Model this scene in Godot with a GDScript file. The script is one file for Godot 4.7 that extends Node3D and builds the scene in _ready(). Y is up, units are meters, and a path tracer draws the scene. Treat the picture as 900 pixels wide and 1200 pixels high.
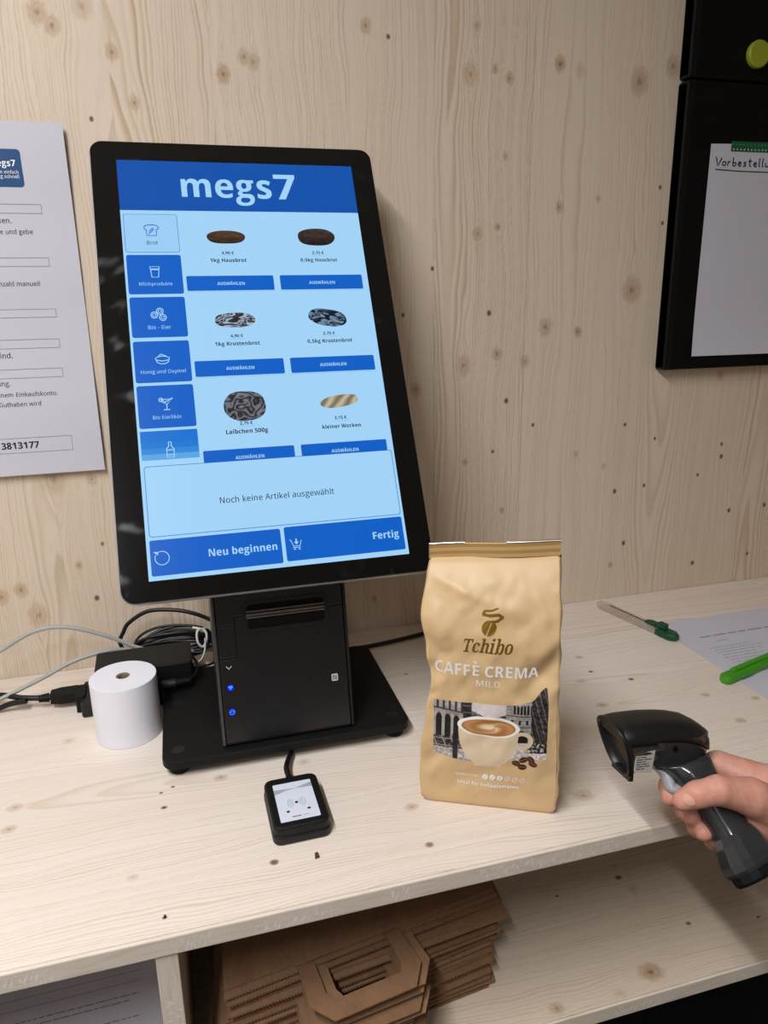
extends Node3D

var M := {}
var used_names := {}
var fonts := {}
var nz := FastNoiseLite.new()

# ---------------------------------------------------------------- helpers
func mat(c: Color, rough := 0.6, metal := 0.0, spec := 0.5) -> StandardMaterial3D:
	var m := StandardMaterial3D.new()
	m.albedo_color = c
	m.roughness = rough
	m.metallic = metal
	m.metallic_specular = spec
	return m

func glow(c: Color, energy: float, rough := 0.2) -> StandardMaterial3D:
	var m := mat(Color(0.02, 0.02, 0.025), rough, 0.0, 0.4)
	m.emission_enabled = true
	m.emission = c
	m.emission_energy_multiplier = energy
	return m

func begin() -> SurfaceTool:
	var s := SurfaceTool.new()
	s.begin(Mesh.PRIMITIVE_TRIANGLES)
	s.set_smooth_group(-1)
	return s

func tri(s: SurfaceTool, a: Vector3, b: Vector3, c: Vector3) -> void:
	s.add_vertex(a); s.add_vertex(c); s.add_vertex(b)

func quad(s: SurfaceTool, a: Vector3, b: Vector3, c: Vector3, d: Vector3) -> void:
	tri(s, a, b, c); tri(s, a, c, d)

func part(parent: Node, called: String, s: SurfaceTool, m: Material) -> MeshInstance3D:
	s.generate_normals()
	var o := MeshInstance3D.new()
	o.name = called
	o.mesh = s.commit()
	o.material_override = m
	parent.add_child(o, true)
	return o

func part_mesh(parent: Node, called: String, mesh: Mesh, m: Material) -> MeshInstance3D:
	var o := MeshInstance3D.new()
	o.name = called
	o.mesh = mesh
	o.material_override = m
	parent.add_child(o, true)
	return o

func numbered(called: String) -> String:
	if not used_names.has(called):
		used_names[called] = 0
		return called
	used_names[called] += 1
	return "%s_%03d" % [called, used_names[called]]

func thing(called: String, label: String, category: String, at := Vector3.ZERO, turn := Vector3.ZERO, group := "") -> Node3D:
	var o := Node3D.new()
	o.name = numbered(called)
	add_child(o)
	o.position = at
	o.rotation = turn
	o.set_meta("label", label)
	o.set_meta("category", category)
	if group != "":
		o.set_meta("group", group)
	return o

func structure(called: String) -> Node3D:
	var o := Node3D.new()
	o.name = called
	add_child(o)
	o.set_meta("kind", "structure")
	return o

func rrect(w: float, h: float, r: float, n := 5, cx := 0.0, cy := 0.0) -> PackedVector2Array:
	var p := PackedVector2Array()
	if r <= 0.0:
		return PackedVector2Array([Vector2(cx - w / 2, cy - h / 2), Vector2(cx + w / 2, cy - h / 2), Vector2(cx + w / 2, cy + h / 2), Vector2(cx - w / 2, cy + h / 2)])
	var cs := [Vector2(w / 2 - r, -h / 2 + r), Vector2(w / 2 - r, h / 2 - r), Vector2(-w / 2 + r, h / 2 - r), Vector2(-w / 2 + r, -h / 2 + r)]
	for k in 4:
		for i in n + 1:
			var a := -PI / 2 + k * PI / 2 + PI / 2 * i / n
			p.append(Vector2(cx, cy) + cs[k] + Vector2(cos(a), sin(a)) * r)
	return p

func ellipse(rx: float, ry: float, n := 24, c := Vector2.ZERO) -> PackedVector2Array:
	var p := PackedVector2Array()
	for i in n:
		p.append(c + Vector2(cos(TAU * i / n) * rx, sin(TAU * i / n) * ry))
	return p

func inset(p: PackedVector2Array, d: float) -> PackedVector2Array:
	var q := PackedVector2Array()
	var n := p.size()
	for i in n:
		var e0 := (p[i] - p[(i + n - 1) % n]).normalized()
		var e1 := (p[(i + 1) % n] - p[i]).normalized()
		var n0 := Vector2(-e0.y, e0.x)
		var n1 := Vector2(-e1.y, e1.x)
		var b := (n0 + n1).normalized()
		q.append(p[i] + b * d / maxf(b.dot(n0), 0.3))
	return q

func cap(s: SurfaceTool, p: PackedVector2Array, z: float, up: bool, xf: Transform3D) -> void:
	var ix := Geometry2D.triangulate_polygon(p)
	for k in range(0, ix.size(), 3):
		var a := p[ix[k]]; var b := p[ix[k + 1]]; var c := p[ix[k + 2]]
		if ((b - a).cross(c - a) < 0.0) == up:
			var t := b; b = c; c = t
		tri(s, xf * Vector3(a.x, a.y, z), xf * Vector3(b.x, b.y, z), xf * Vector3(c.x, c.y, z))

# a plate: the outline p (counter-clockwise in x, y) from z0 to z1 with rounded edges
func slab(s: SurfaceTool, p: PackedVector2Array, z0: float, z1: float, bev := 0.0, xf := Transform3D()) -> void:
	s.set_smooth_group(-1)
	var rings := []
	if bev > 0.0:
		rings = [[inset(p, bev), z0], [inset(p, bev * 0.29), z0 + bev * 0.29], [p, z0 + bev], [p, z1 - bev], [inset(p, bev * 0.29), z1 - bev * 0.29], [inset(p, bev), z1]]
	else:
		rings = [[p, z0], [p, z1]]
	var n := p.size()
	for k in rings.size() - 1:
		var lo: PackedVector2Array = rings[k][0]; var hi: PackedVector2Array = rings[k + 1][0]
		var za: float = rings[k][1]; var zb: float = rings[k + 1][1]
		for i in n:
			var j := (i + 1) % n
			quad(s, xf * Vector3(lo[i].x, lo[i].y, za), xf * Vector3(lo[j].x, lo[j].y, za), xf * Vector3(hi[j].x, hi[j].y, zb), xf * Vector3(hi[i].x, hi[i].y, zb))
	cap(s, rings[0][0], z0, false, xf)
	cap(s, rings[-1][0], z1, true, xf)

func box(s: SurfaceTool, c: Vector3, size: Vector3, bev := 0.001, xf := Transform3D()) -> void:
	slab(s, rrect(size.x, size.y, 0.0), -size.z / 2, size.z / 2, minf(bev, size[size.min_axis_index()] * 0.45), xf * Transform3D(Basis(), c))

# turns a slab so that its own z becomes y (lying flat)
func flat_at(p: Vector3, turn := 0.0) -> Transform3D:
	return Transform3D(Basis(Vector3.UP, turn) * Basis(Vector3(1, 0, 0), Vector3(0, 0, -1), Vector3(0, 1, 0)), p)

func loft(s: SurfaceTool, rings: Array, cap0 := true, cap1 := true, group := 1) -> void:
	s.set_smooth_group(group)
	for k in rings.size() - 1:
		var a: PackedVector3Array = rings[k]; var b: PackedVector3Array = rings[k + 1]
		var n := a.size()
		for i in n:
			var j := (i + 1) % n
			quad(s, a[i], a[j], b[j], b[i])
	for e in 2:
		if (e == 0 and cap0) or (e == 1 and cap1):
			var r: PackedVector3Array = rings[0] if e == 0 else rings[-1]
			var c := Vector3.ZERO
			for v in r:
				c += v / r.size()
			s.set_smooth_group(-1)
			for i in r.size():
				var j := (i + 1) % r.size()
				if e == 0:
					tri(s, c, r[j], r[i])
				else:
					tri(s, c, r[i], r[j])
	s.set_smooth_group(-1)

func smooth_path(pts: Array, per := 8) -> PackedVector3Array:
	var out := PackedVector3Array()
	for i in pts.size() - 1:
		var a: Vector3 = pts[maxi(i - 1, 0)]; var b: Vector3 = pts[i]; var c: Vector3 = pts[i + 1]; var d: Vector3 = pts[mini(i + 2, pts.size() - 1)]
		for k in per:
			out.append(b.cubic_interpolate(c, a, d, float(k) / per))
	out.append(pts[-1])
	return out

func tube(s: SurfaceTool, pts: PackedVector3Array, r: float, seg := 10, r_end := -1.0) -> void:
	var rings := []
	var t0 := (pts[1] - pts[0]).normalized()
	var nrm := t0.cross(Vector3.UP if absf(t0.y) < 0.9 else Vector3.RIGHT).normalized()
	for i in pts.size():
		var t := (pts[mini(i + 1, pts.size() - 1)] - pts[maxi(i - 1, 0)]).normalized()
		nrm = (nrm - t * nrm.dot(t)).normalized()
		var bn := t.cross(nrm)
		var rr := r if r_end < 0.0 else lerpf(r, r_end, float(i) / (pts.size() - 1))
		var ring := PackedVector3Array()
		for k in seg:
			var a := TAU * k / seg
			ring.append(pts[i] + (nrm * cos(a) + bn * sin(a)) * rr)
		rings.append(ring)
	loft(s, rings)

# turned shape: profile of (radius, height) from the bottom up
func lathe(s: SurfaceTool, prof: Array, seg := 40, at := Vector3.ZERO, sharp := false) -> void:
	var rings := []
	for p in prof:
		var ring := PackedVector3Array()
		for k in seg:
			var a := TAU * k / seg
			ring.append(at + Vector3(cos(a) * p.x, p.y, -sin(a) * p.x))
		rings.append(ring)
	if sharp:
		for k in rings.size() - 1:
			loft(s, [rings[k], rings[k + 1]], false, false, k + 1)
		loft(s, [rings[0], rings[0]], true, false, 90)
		loft(s, [rings[-1], rings[-1]], false, true, 91)
	else:
		loft(s, rings)

# flat line of a given width in the x, y plane
func ribbon(s: SurfaceTool, pts: PackedVector2Array, w: float, z: float, closed := false, xf := Transform3D()) -> void:
	var n := pts.size()
	var l := PackedVector2Array(); var r := PackedVector2Array()
	for i in n:
		var a := pts[(i + n - 1) % n] if closed or i > 0 else pts[i]
		var b := pts[(i + 1) % n] if closed or i < n - 1 else pts[i]
		var t := (b - a).normalized()
		var q := Vector2(-t.y, t.x) * w / 2
		l.append(pts[i] + q); r.append(pts[i] - q)
	for i in (n if closed else n - 1):
		var j := (i + 1) % n
		quad(s, xf * Vector3(r[i].x, r[i].y, z), xf * Vector3(r[j].x, r[j].y, z), xf * Vector3(l[j].x, l[j].y, z), xf * Vector3(l[i].x, l[i].y, z))

func letters(text: String, style: String) -> Array:
	if not fonts.has(style):
		var f := SystemFont.new()
		f.font_names = PackedStringArray(["Droid Serif" if style.begins_with("serif") else "Droid Sans"])
		f.font_weight = 700 if style.ends_with("bold") else 400
		fonts[style] = f
	var t := TextMesh.new()
	t.font = fonts[style]
	t.font_size = 64
	t.pixel_size = 0.01
	t.depth = 0.0
	t.text = text
	return t.get_mesh_arrays()

# writing in the x, y plane; anchor 0 = centred on at, 1 = ends at at, -1 = starts at at; height is that of the drawn ink when width is 0
func lettering(parent: Node, text: String, at: Vector2, width: float, z: float, m: Material, style := "sans", anchor := 0, height := 0.0, warp = null, slant := 0.0) -> MeshInstance3D:
	var arr := letters(text, style)
	var v: PackedVector3Array = arr[Mesh.ARRAY_VERTEX]
	var lo := Vector2(1e9, 1e9); var hi := -lo
	for p in v:
		lo = lo.min(Vector2(p.x, p.y)); hi = hi.max(Vector2(p.x, p.y))
	var kx := width / (hi.x - lo.x) if width > 0.0 else height / (hi.y - lo.y)
	var ky := height / (hi.y - lo.y) if height > 0.0 else kx
	var ax := (lo.x + hi.x) / 2 if anchor == 0 else (hi.x if anchor == 1 else lo.x)
	var ay := (lo.y + hi.y) / 2
	var nrm: PackedVector3Array = arr[Mesh.ARRAY_NORMAL]
	for i in v.size():
		var q := Vector2((v[i].x - ax) * kx, (v[i].y - ay) * ky)
		q.x += q.y * slant
		q += at
		v[i] = warp.call(q, z) if warp != null else Vector3(q.x, q.y, z)
		nrm[i] = Vector3(0, 0, 1)
	var out := []
	out.resize(Mesh.ARRAY_MAX)
	out[Mesh.ARRAY_VERTEX] = v
	out[Mesh.ARRAY_NORMAL] = nrm
	out[Mesh.ARRAY_INDEX] = arr[Mesh.ARRAY_INDEX]
	var am := ArrayMesh.new()
	am.add_surface_from_arrays(Mesh.PRIMITIVE_TRIANGLES, out)
	return part_mesh(parent, "lettering", am, m)

func plate(parent: Node, called: String, p: PackedVector2Array, z: float, m: Material) -> MeshInstance3D:
	var s := begin()
	cap(s, p, z, true, Transform3D())
	return part(parent, called, s, m)

func shift(p: PackedVector2Array, d: Vector2) -> PackedVector2Array:
	var q := PackedVector2Array()
	for v in p:
		q.append(v + d)
	return q

# ---------------------------------------------------------------- wood
# spruce board picture: "across" and "along" the grain in millimetres, boards meet at the joints, knots are [across, along, radius, strength %]
func wood(n_across: int, n_along: int, mm: float, a0: float, l0: float, joints: Array, knots: Array, sd: int, along_rows: bool, contrast: float, tint := Color(1, 1, 1)) -> ImageTexture:
	var rng := RandomNumberGenerator.new()
	rng.seed = sd
	nz.noise_type = FastNoiseLite.TYPE_SIMPLEX_SMOOTH
	nz.frequency = 1.0
	nz.fractal_type = FastNoiseLite.FRACTAL_NONE
	nz.seed = sd
	var data := PackedByteArray()
	data.resize(n_across * n_along * 3)
	var nb := joints.size() + 1
	var cc := PackedFloat32Array(); var hh := PackedFloat32Array(); var sl := PackedFloat32Array(); var sp := PackedFloat32Array(); var tone := PackedFloat32Array(); var fade := PackedFloat32Array()
	for b in nb:
		var lo: float = a0 - 60.0 if b == 0 else joints[b - 1]
		var hi: float = a0 + n_across * mm + 60.0 if b == nb - 1 else joints[b]
		cc.append(lerpf(lo, hi, rng.randf_range(-0.2, 1.2)))
		hh.append(rng.randf_range(14.0, 46.0))
		sl.append(rng.randf_range(-0.055, 0.055))
		sp.append(rng.randf_range(2.6, 4.6))
		tone.append(rng.randf_range(-0.03, 0.03))
		fade.append(rng.randf_range(0.5, 1.0))
	var board := PackedInt32Array(); board.resize(n_across)
	for i in n_across:
		var b := 0
		while b < joints.size() and a0 + i * mm > joints[b]:
			b += 1
		board[i] = b
	var base := Vector3(0.862, 0.800, 0.722) * Vector3(tint.r, tint.g, tint.b)
	var late := Vector3(0.735, 0.625, 0.505) * Vector3(tint.r, tint.g, tint.b)
	var kcol := Vector3(0.64, 0.49, 0.35) * Vector3(tint.r, tint.g, tint.b)
	var kdark := Vector3(0.36, 0.24, 0.15)
	for li in n_along:
		var l := l0 + li * mm
		var near := []
		for k in knots:
			if absf(l - k[1]) < k[2] * 7.0 + 6.0:
				near.append(k)
		for ai in n_across:
			var a := a0 + ai * mm
			var b := board[ai]
			var aa := a + nz.get_noise_2d(a * 0.012 + b * 7.3, l * 0.0032) * 9.0 + nz.get_noise_2d(a * 0.05, l * 0.013 + b * 3.1) * 1.6
			var kw := 0.0
			var kr := 0.0
			var kq := 9.0
			for k in near:
				var da: float = a - k[0]
				var r: float = k[2] * 0.8
				if absf(da) < r * 5.0:
					var dl: float = (l - k[1]) / r
					aa -= signf(da) * r * 1.5 * exp(-absf(da) / (r * 1.1)) * exp(-dl * dl * 0.13)
					var q := sqrt(da * da / (r * r) + dl * dl * 0.62) * (1.0 + 0.12 * nz.get_noise_2d(a * 0.10, l * 0.10))
					if q < 1.9 and q < kq:
						kq = q
						kw = k[3] * 0.01
						kr = r
			var h := hh[b] + sl[b] * l
			var ph := sqrt((aa - cc[b]) * (aa - cc[b]) + h * h) / sp[b]
			var t := ph - floorf(ph)
			var ring := smoothstep(0.25, 0.86, t) * (1.0 - smoothstep(0.9, 1.0, t))
			var amp := (0.45 + 0.55 * nz.get_noise_2d(floorf(ph) * 1.7 + b * 11.0, 5.0 + l * 0.0015)) * fade[b]
			var fib := nz.get_noise_2d(a * 1.1, l * 0.035)
			var v := clampf(ring * amp * contrast + fib * 0.06 * contrast + tone[b] * 2.0 + 0.05, 0.0, 1.0)
			var c := base.lerp(late, v)
			if kq < 1.9:
				if kr < 3.6:
					c = c.lerp(kdark, clampf((1.25 - kq) * 1.2, 0.0, 0.85) * minf(kw, 1.0))
				else:
					var w := clampf((1.45 - kq) * 1.3, 0.0, 1.0)
					var rg := 0.5 + 0.5 * sin(kq * 11.0 + fib * 3.0)
					c = c.lerp(kcol, w * minf(0.42 * kw, 0.66) * (0.75 + 0.25 * rg))
					var core := clampf((0.42 - kq + fib * 0.2) * 3.0, 0.0, 1.0) + clampf(1.0 - absf(kq - 1.0 - fib * 0.3) * 7.0, 0.0, 1.0) * 0.22
					c = c.lerp(kdark, clampf(core * 0.33 * kw, 0.0, 0.8))
			var at := ((li * n_across + ai) if along_rows else (ai * n_along + li)) * 3
			data[at] = int(clampf(c.x, 0, 1) * 255.0)
			data[at + 1] = int(clampf(c.y, 0, 1) * 255.0)
			data[at + 2] = int(clampf(c.z, 0, 1) * 255.0)
	var im := Image.create_from_data(n_across if along_rows else n_along, n_along if along_rows else n_across, false, Image.FORMAT_RGB8, data)
	return ImageTexture.create_from_image(im)

func textured(t: Texture2D, rough: float, spec := 0.35) -> StandardMaterial3D:
	var m := mat(Color.WHITE, rough, 0.0, spec)
	m.albedo_texture = t
	return m

# board from lo to hi whose faces are laid out from the picture by world x and y (how 0) or x and z (how 1)
func board_mesh(lo: Vector3, hi: Vector3, bev: float, how: int, org: Vector2, size: Vector2) -> ArrayMesh:
	var s := begin()
	var c := (lo + hi) / 2
	if how == 0:
		slab(s, rrect(hi.x - lo.x, hi.y - lo.y, 0.0), lo.z - c.z, hi.z - c.z, bev, Transform3D(Basis(), c))
	else:
		slab(s, rrect(hi.x - lo.x, hi.z - lo.z, 0.0), lo.y - c.y, hi.y - c.y, bev, flat_at(c))
	s.generate_normals()
	var arr := s.commit_to_arrays()
	var v: PackedVector3Array = arr[Mesh.ARRAY_VERTEX]
	var uv := PackedVector2Array(); uv.resize(v.size())
	for i in v.size():
		var p := Vector2(v[i].x, v[i].y + (v[i].z - hi.z)) if how == 0 else Vector2(v[i].x, v[i].z + (v[i].y - hi.y))
		uv[i] = (p - org) / size
	arr[Mesh.ARRAY_TEX_UV] = uv
	var am := ArrayMesh.new()
	am.add_surface_from_arrays(Mesh.PRIMITIVE_TRIANGLES, arr)
	return am

# image from a function of pixel centre (0..1, 0..1) giving a Color
func paint(w: int, h: int, f: Callable) -> ImageTexture:
	var im := Image.create(w, h, false, Image.FORMAT_RGB8)
	for y in h:
		for x in w:
			im.set_pixel(x, y, f.call((x + 0.5) / w, (y + 0.5) / h))
	return ImageTexture.create_from_image(im)

# ---------------------------------------------------------------- scene
func _ready() -> void:
	camera_and_light()
	materials()
	room()
	worktop_and_shelves()
	terminal()
	notice_on_wall()
	boards()
	coffee_bag()
	receipt_roll()
	card_reader()
	cables()
	desk_things()
	scanner_and_hand()
	paper_bags()
	shelf_sheet()

const EXPOSURE := 1.0

func camera_and_light() -> void:
	var cam := Camera3D.new()
	cam.name = "camera"
	cam.fov = 69.459
	cam.near = 0.02
	cam.far = 30.0
	add_child(cam)
	cam.position = Vector3(-0.1387, 0.4923, 1.0173)
	cam.rotation_order = EULER_ORDER_YXZ
	cam.rotation_degrees = Vector3(-16.1288, -15.2296, -0.9814)
	cam.current = true
	var env := Environment.new()
	env.background_mode = Environment.BG_COLOR
	env.background_color = Color(0.03, 0.03, 0.03)
	env.tonemap_mode = Environment.TONE_MAPPER_LINEAR
	env.tonemap_exposure = EXPOSURE
	env.sdfgi_enabled = true
	env.ssao_enabled = true
	env.ssil_enabled = true
	var we := WorldEnvironment.new()
	we.name = "environment"
	we.environment = env
	add_child(we)
	# two LED battens on the low ceiling, one behind the other, running towards the wall
	batten(Vector3(-0.55, 1.312, 1.10), 1.10, 2.75, "white LED batten lamp on the ceiling above the worktop")
	batten(Vector3(-0.52, 1.312, 2.65), 1.10, 0.7, "white LED batten lamp on the ceiling by the far end wall")

func batten(at: Vector3, length: float, energy: float, label: String) -> void:
	var t := thing("ceiling_lamp", label, "lamp", at)
	var s := begin()
	box(s, Vector3(0, 0.024, 0), Vector3(0.07, 0.028, length + 0.05), 0.004)
	part(t, "lamp_body", s, mat(Color(0.9, 0.9, 0.9), 0.5))
	s = begin()
	box(s, Vector3(0, 0.005, 0), Vector3(0.055, 0.012, length), 0.004)
	var g := glow(Color(0.98, 0.985, 1.0), 1.5, 0.5)
	g.albedo_color = Color(0.9, 0.9, 0.9)
	part(t, "lamp_diffuser", s, g)
	var l := AreaLight3D.new()
	l.name = "lamp_light"
	l.area_size = Vector2(0.055, length)
	l.area_normalize_energy = true
	l.light_energy = energy
	l.light_color = Color(0.98, 0.985, 1.0)
	l.area_range = 8.0
	l.area_attenuation = 2.0
	l.shadow_enabled = true
	l.rotation = Vector3(-PI / 2, 0, 0)
	l.position = Vector3(0, -0.004, 0)
	t.add_child(l)

const WALL_KNOTS := [[-255,806,11,100], [-241,794,9,100], [-207,815,12,60], [-179,771,8,100], [-54,755,9,130], [-28,775,8,90], [-17,770,8,90], [125,818,8,100], [-160,719,7,90], [-210,700,3,160], [154,808,3,160], [273,828,5,80], [265,772,12,70], [300,780,5,130], [321,770,7,100], [394,791,9,130], [425,785,9,40], [518,776,15,100], [569,798,12,90], [318,675,5,80], [403,612,7,100], [464,624,5,90], [279,576,8,90], [309,585,5,120], [213,530,3,180], [564,641,3,160], [573,592,3,160], [170,469,3,160], [299,469,4,100], [389,447,11,100], [443,439,7,130], [313,411,8,100], [261,396,12,80], [358,399,8,90], [188,365,9,100], [330,342,4,100], [530,498,16,100], [375,303,3,150], [265,253,5,100], [310,266,3,100], [451,252,5,80], [535,294,3,170], [592,268,3,150], [579,191,3,160], [525,186,4,120], [328,172,5,100], [502,229,5,60], [549,95,4,140], [688,44,4,120], [721,250,3,120], [723,229,4,120], [680,201,3,130], [751,133,4,140], [823,136,4,120], [800,49,3,120], [704,363,7,90], [527,59,5,120], [-307,273,18,60], [-261,269,7,80], [-291,152,5,110], [-367,125,9,100], [-391,118,9,100], [-350,86,14,80], [-274,102,4,100], [-258,179,3,80], [120,50,5,100]]
const TABLE_KNOTS := [[298,-338,7,80], [332,-338,6,90], [309,-133,6,100], [342,-192,3,120], [487,-190,2,180], [450,-94,4,90], [317,-195,2,180], [310,-183,2,180], [432,-218,5,50], [413,49,6,100], [447,223,9,90], [469,49,4,70], [176,372,5,100], [218,366,3,100], [237,341,6,60], [252,406,4,90], [298,335,7,90], [315,473,5,100], [340,527,5,100], [377,473,6,110], [343,362,3,100], [67,-352,6,90], [307,-43,6,60], [150,124,2,120], [186,-301,7,50]]
const SHELF_KNOTS := [[485,296,11,150], [495,178,7,100], [356,338,4,130], [378,345,7,50], [338,344,5,50], [498,250,6,40], [441,376,3,80], [456,460,2,150], [361,250,2,100]]

func materials() -> void:
	M.wall = textured(wood(1400, 1000, 1.0, -500.0, -20.0, [-432.0, -310.0, -185.0, -68.0, 68.0, 216.0, 357.0, 518.0, 640.0, 770.0], WALL_KNOTS, 11, true, 1.0), 0.55)
	M.table = textured(wood(640, 1640, 0.8, 0.0, -500.0, [121.0, 248.0, 372.0], TABLE_KNOTS, 23, false, 0.62, Color(1.06, 1.09, 1.145)), 0.5)
	M.shelf = textured(wood(512, 800, 1.0, 0.0, -250.0, [130.0, 262.0, 401.0], SHELF_KNOTS, 31, false, 0.75), 0.55)
	nz.seed = 5
	M.edge = textured(paint(1024, 32, func(u, v):
		var x: float = u * 900.0
		var tear := smoothstep(0.15, 0.75, nz.get_noise_2d(x * 0.36 + v * 1.6, v * 2.0)) * smoothstep(-0.35, 0.3, nz.get_noise_2d(x * 0.012, 40.0))
		var g := nz.get_noise_2d(x * 0.02, v * 9.0)
		var layer := 1.0 if v > 0.22 and v < 0.86 else 0.0
		var c := Color(0.885, 0.835, 0.775).lerp(Color(0.80, 0.735, 0.655), clampf(g * 0.6, 0, 1))
		c = c.lerp(Color(0.95, 0.93, 0.90), tear * 0.75 * layer)
		return c), 0.8)
	M.black_plastic = mat(Color(0.075, 0.075, 0.08), 0.42, 0.0, 0.45)
	M.black_matt = mat(Color(0.06, 0.06, 0.06), 0.62, 0.0, 0.35)
	M.deep_black = mat(Color(0.02, 0.02, 0.02), 0.6, 0.0, 0.3)
	M.silver = mat(Color(0.72, 0.73, 0.75), 0.35, 0.75)
	M.steel = mat(Color(0.75, 0.73, 0.7), 0.28, 0.95)
	M.cable_black = mat(Color(0.05, 0.05, 0.05), 0.45, 0.0, 0.5)
	M.cable_grey = mat(Color(0.64, 0.65, 0.63), 0.5)
	M.paper = mat(Color(0.80, 0.795, 0.83), 0.85, 0.0, 0.2)
	M.ink = mat(Color(0.13, 0.13, 0.15), 0.8, 0.0, 0.2)
	M.ink_grey = mat(Color(0.50, 0.51, 0.55), 0.8, 0.0, 0.2)
	M.white_ink = mat(Color(0.95, 0.95, 0.95), 0.6)

func planks_wall(parent: Node, x0: float, x1: float, y0: float, y1: float, joints: Array) -> void:
	var xs := [x0] + joints + [x1]
	for i in xs.size() - 1:
		var gap := 0.00013 if absf(xs[i] - 0.2164) < 0.01 or absf(xs[i + 1] - 0.2164) < 0.01 else 0.00003
		part_mesh(parent, "plank", board_mesh(Vector3(xs[i] + gap, y0, -0.022), Vector3(xs[i + 1] - gap, y1, 0.0), gap * 3.0, 0, Vector2(-0.5, -0.02), Vector2(1.4, 1.0)), M.wall)

func slab_structure(called: String, c: Vector3, size: Vector3, m: Material) -> void:
	var o := structure(called)
	var s := begin()
	box(s, c, size, 0.002)
	part(o, called.get_slice("_", 0) + "_panel", s, m)

func room() -> void:
	var w := structure("wall_back")
	planks_wall(w, -1.55, 1.75, -0.95, 1.35, [-1.41, -1.28, -1.15, -1.02, -0.89, -0.76, -0.64, -0.545, -0.432, -0.310, -0.185, -0.068, 0.068, 0.2164, 0.3565, 0.518, 0.640, 0.770, 0.9, 1.03, 1.16, 1.29, 1.42, 1.55])
	var wm := mat(Color(0.76, 0.71, 0.65), 0.7)
	slab_structure("wall_left", Vector3(-1.60, 0.2, 1.65), Vector3(0.1, 2.3, 3.4), wm)
	slab_structure("wall_right", Vector3(1.80, 0.2, 1.65), Vector3(0.1, 2.3, 3.4), wm)
	slab_structure("wall_front", Vector3(0.1, 0.2, 3.4), Vector3(3.5, 2.3, 0.1), wm)
	slab_structure("ceiling", Vector3(0.1, 1.40, 1.65), Vector3(3.6, 0.1, 3.6), mat(Color(0.9, 0.88, 0.85), 0.8))
	slab_structure("floor", Vector3(0.1, -1.0, 1.65), Vector3(3.6, 0.1, 3.6), mat(Color(0.17, 0.17, 0.18), 0.6))

func worktop_and_shelves() -> void:
	var t := thing("worktop", "long pale spruce worktop with rough sawn front edge along wooden wall", "worktop")
	var zs := [0.0008, 0.121, 0.248, 0.372, 0.505]
	for i in 4:
		part_mesh(t, "plank", board_mesh(Vector3(-1.5, -0.0185, zs[i] + 0.0001), Vector3(1.7, 0.0, zs[i + 1] - 0.0001), 0.0003, 1, Vector2(-0.5, 0.0), Vector2(1.312, 0.512)), M.table)
	var s := begin()
	slab(s, rrect(3.2, 0.0185, 0.0, 5, 0.1, -0.00925), 0.505, 0.509, 0.0012)
	s.generate_normals()
	var arr := s.commit_to_arrays()
	var v: PackedVector3Array = arr[Mesh.ARRAY_VERTEX]
	var uv := PackedVector2Array(); uv.resize(v.size())
	for i in v.size():
		uv[i] = Vector2(v[i].x / 0.9, -v[i].y / 0.0185 * 0.94 + 0.03)
	arr[Mesh.ARRAY_TEX_UV] = uv
	var am := ArrayMesh.new()
	am.add_surface_from_arrays(Mesh.PRIMITIVE_TRIANGLES, arr)
	var fe := part_mesh(t, "front_edge", am, M.edge)
	fe.set_meta("label", "rough sawn cross-layered front edge")
	# shelf carcass below
	var c := thing("shelf_unit", "open spruce shelf unit under the worktop with upright divider", "shelf")
	zs = [0.001, 0.130, 0.262, 0.401, 0.506]
	for i in 4:
		part_mesh(c, "shelf_plank", board_mesh(Vector3(-1.5, -0.230, zs[i] + 0.0001), Vector3(1.7, -0.212, zs[i + 1] - 0.0001), 0.0003, 1, Vector2(-0.25, 0.0), Vector2(0.8, 0.512)), M.shelf)
	for e in [[-1.5, 1.7, -0.230, -0.212, "shelf_edge"]]:
		s = begin()
		slab(s, rrect(3.2, 0.018, 0.0, 5, 0.1, -0.221), 0.506, 0.509, 0.001)
		s.generate_normals()
		arr = s.commit_to_arrays()
		v = arr[Mesh.ARRAY_VERTEX]
		uv.resize(v.size())
		for i in v.size():
			uv[i] = Vector2(v[i].x / 0.9 + 0.37, -(v[i].y + 0.212) / 0.018 * 0.94 + 0.03)
		arr[Mesh.ARRAY_TEX_UV] = uv
		am = ArrayMesh.new()
		am.add_surface_from_arrays(Mesh.PRIMITIVE_TRIANGLES, arr)
		part_mesh(c, "shelf_edge", am, M.edge)
	# uprights
	var wmat := mat(Color(0.84, 0.74, 0.61), 0.6)
	for x in [-0.190, 0.86, -1.2]:
		s = begin()
		box(s, Vector3(x, -0.11525, 0.2545), Vector3(0.018, 0.1935, 0.505), 0.0008)
		s.generate_normals()
		arr = s.commit_to_arrays()
		v = arr[Mesh.ARRAY_VERTEX]
		var nn: PackedVector3Array = arr[Mesh.ARRAY_NORMAL]
		uv.resize(v.size())
		for i in v.size():
			uv[i] = Vector2(v[i].y / 0.9 + 0.6, (v[i].x - x) / 0.018 * 0.9 + 0.5) if nn[i].z > 0.5 else Vector2(v[i].z / 0.9, 0.12)
		arr[Mesh.ARRAY_TEX_UV] = uv
		am = ArrayMesh.new()
		am.add_surface_from_arrays(Mesh.PRIMITIVE_TRIANGLES, arr)
		part_mesh(c, "upright", am, M.edge)
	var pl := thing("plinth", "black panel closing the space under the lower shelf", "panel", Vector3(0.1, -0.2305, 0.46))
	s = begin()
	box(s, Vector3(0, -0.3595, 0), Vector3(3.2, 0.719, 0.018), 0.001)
	part(pl, "panel", s, mat(Color(0.05, 0.05, 0.055), 0.6, 0.0, 0.3))

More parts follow.
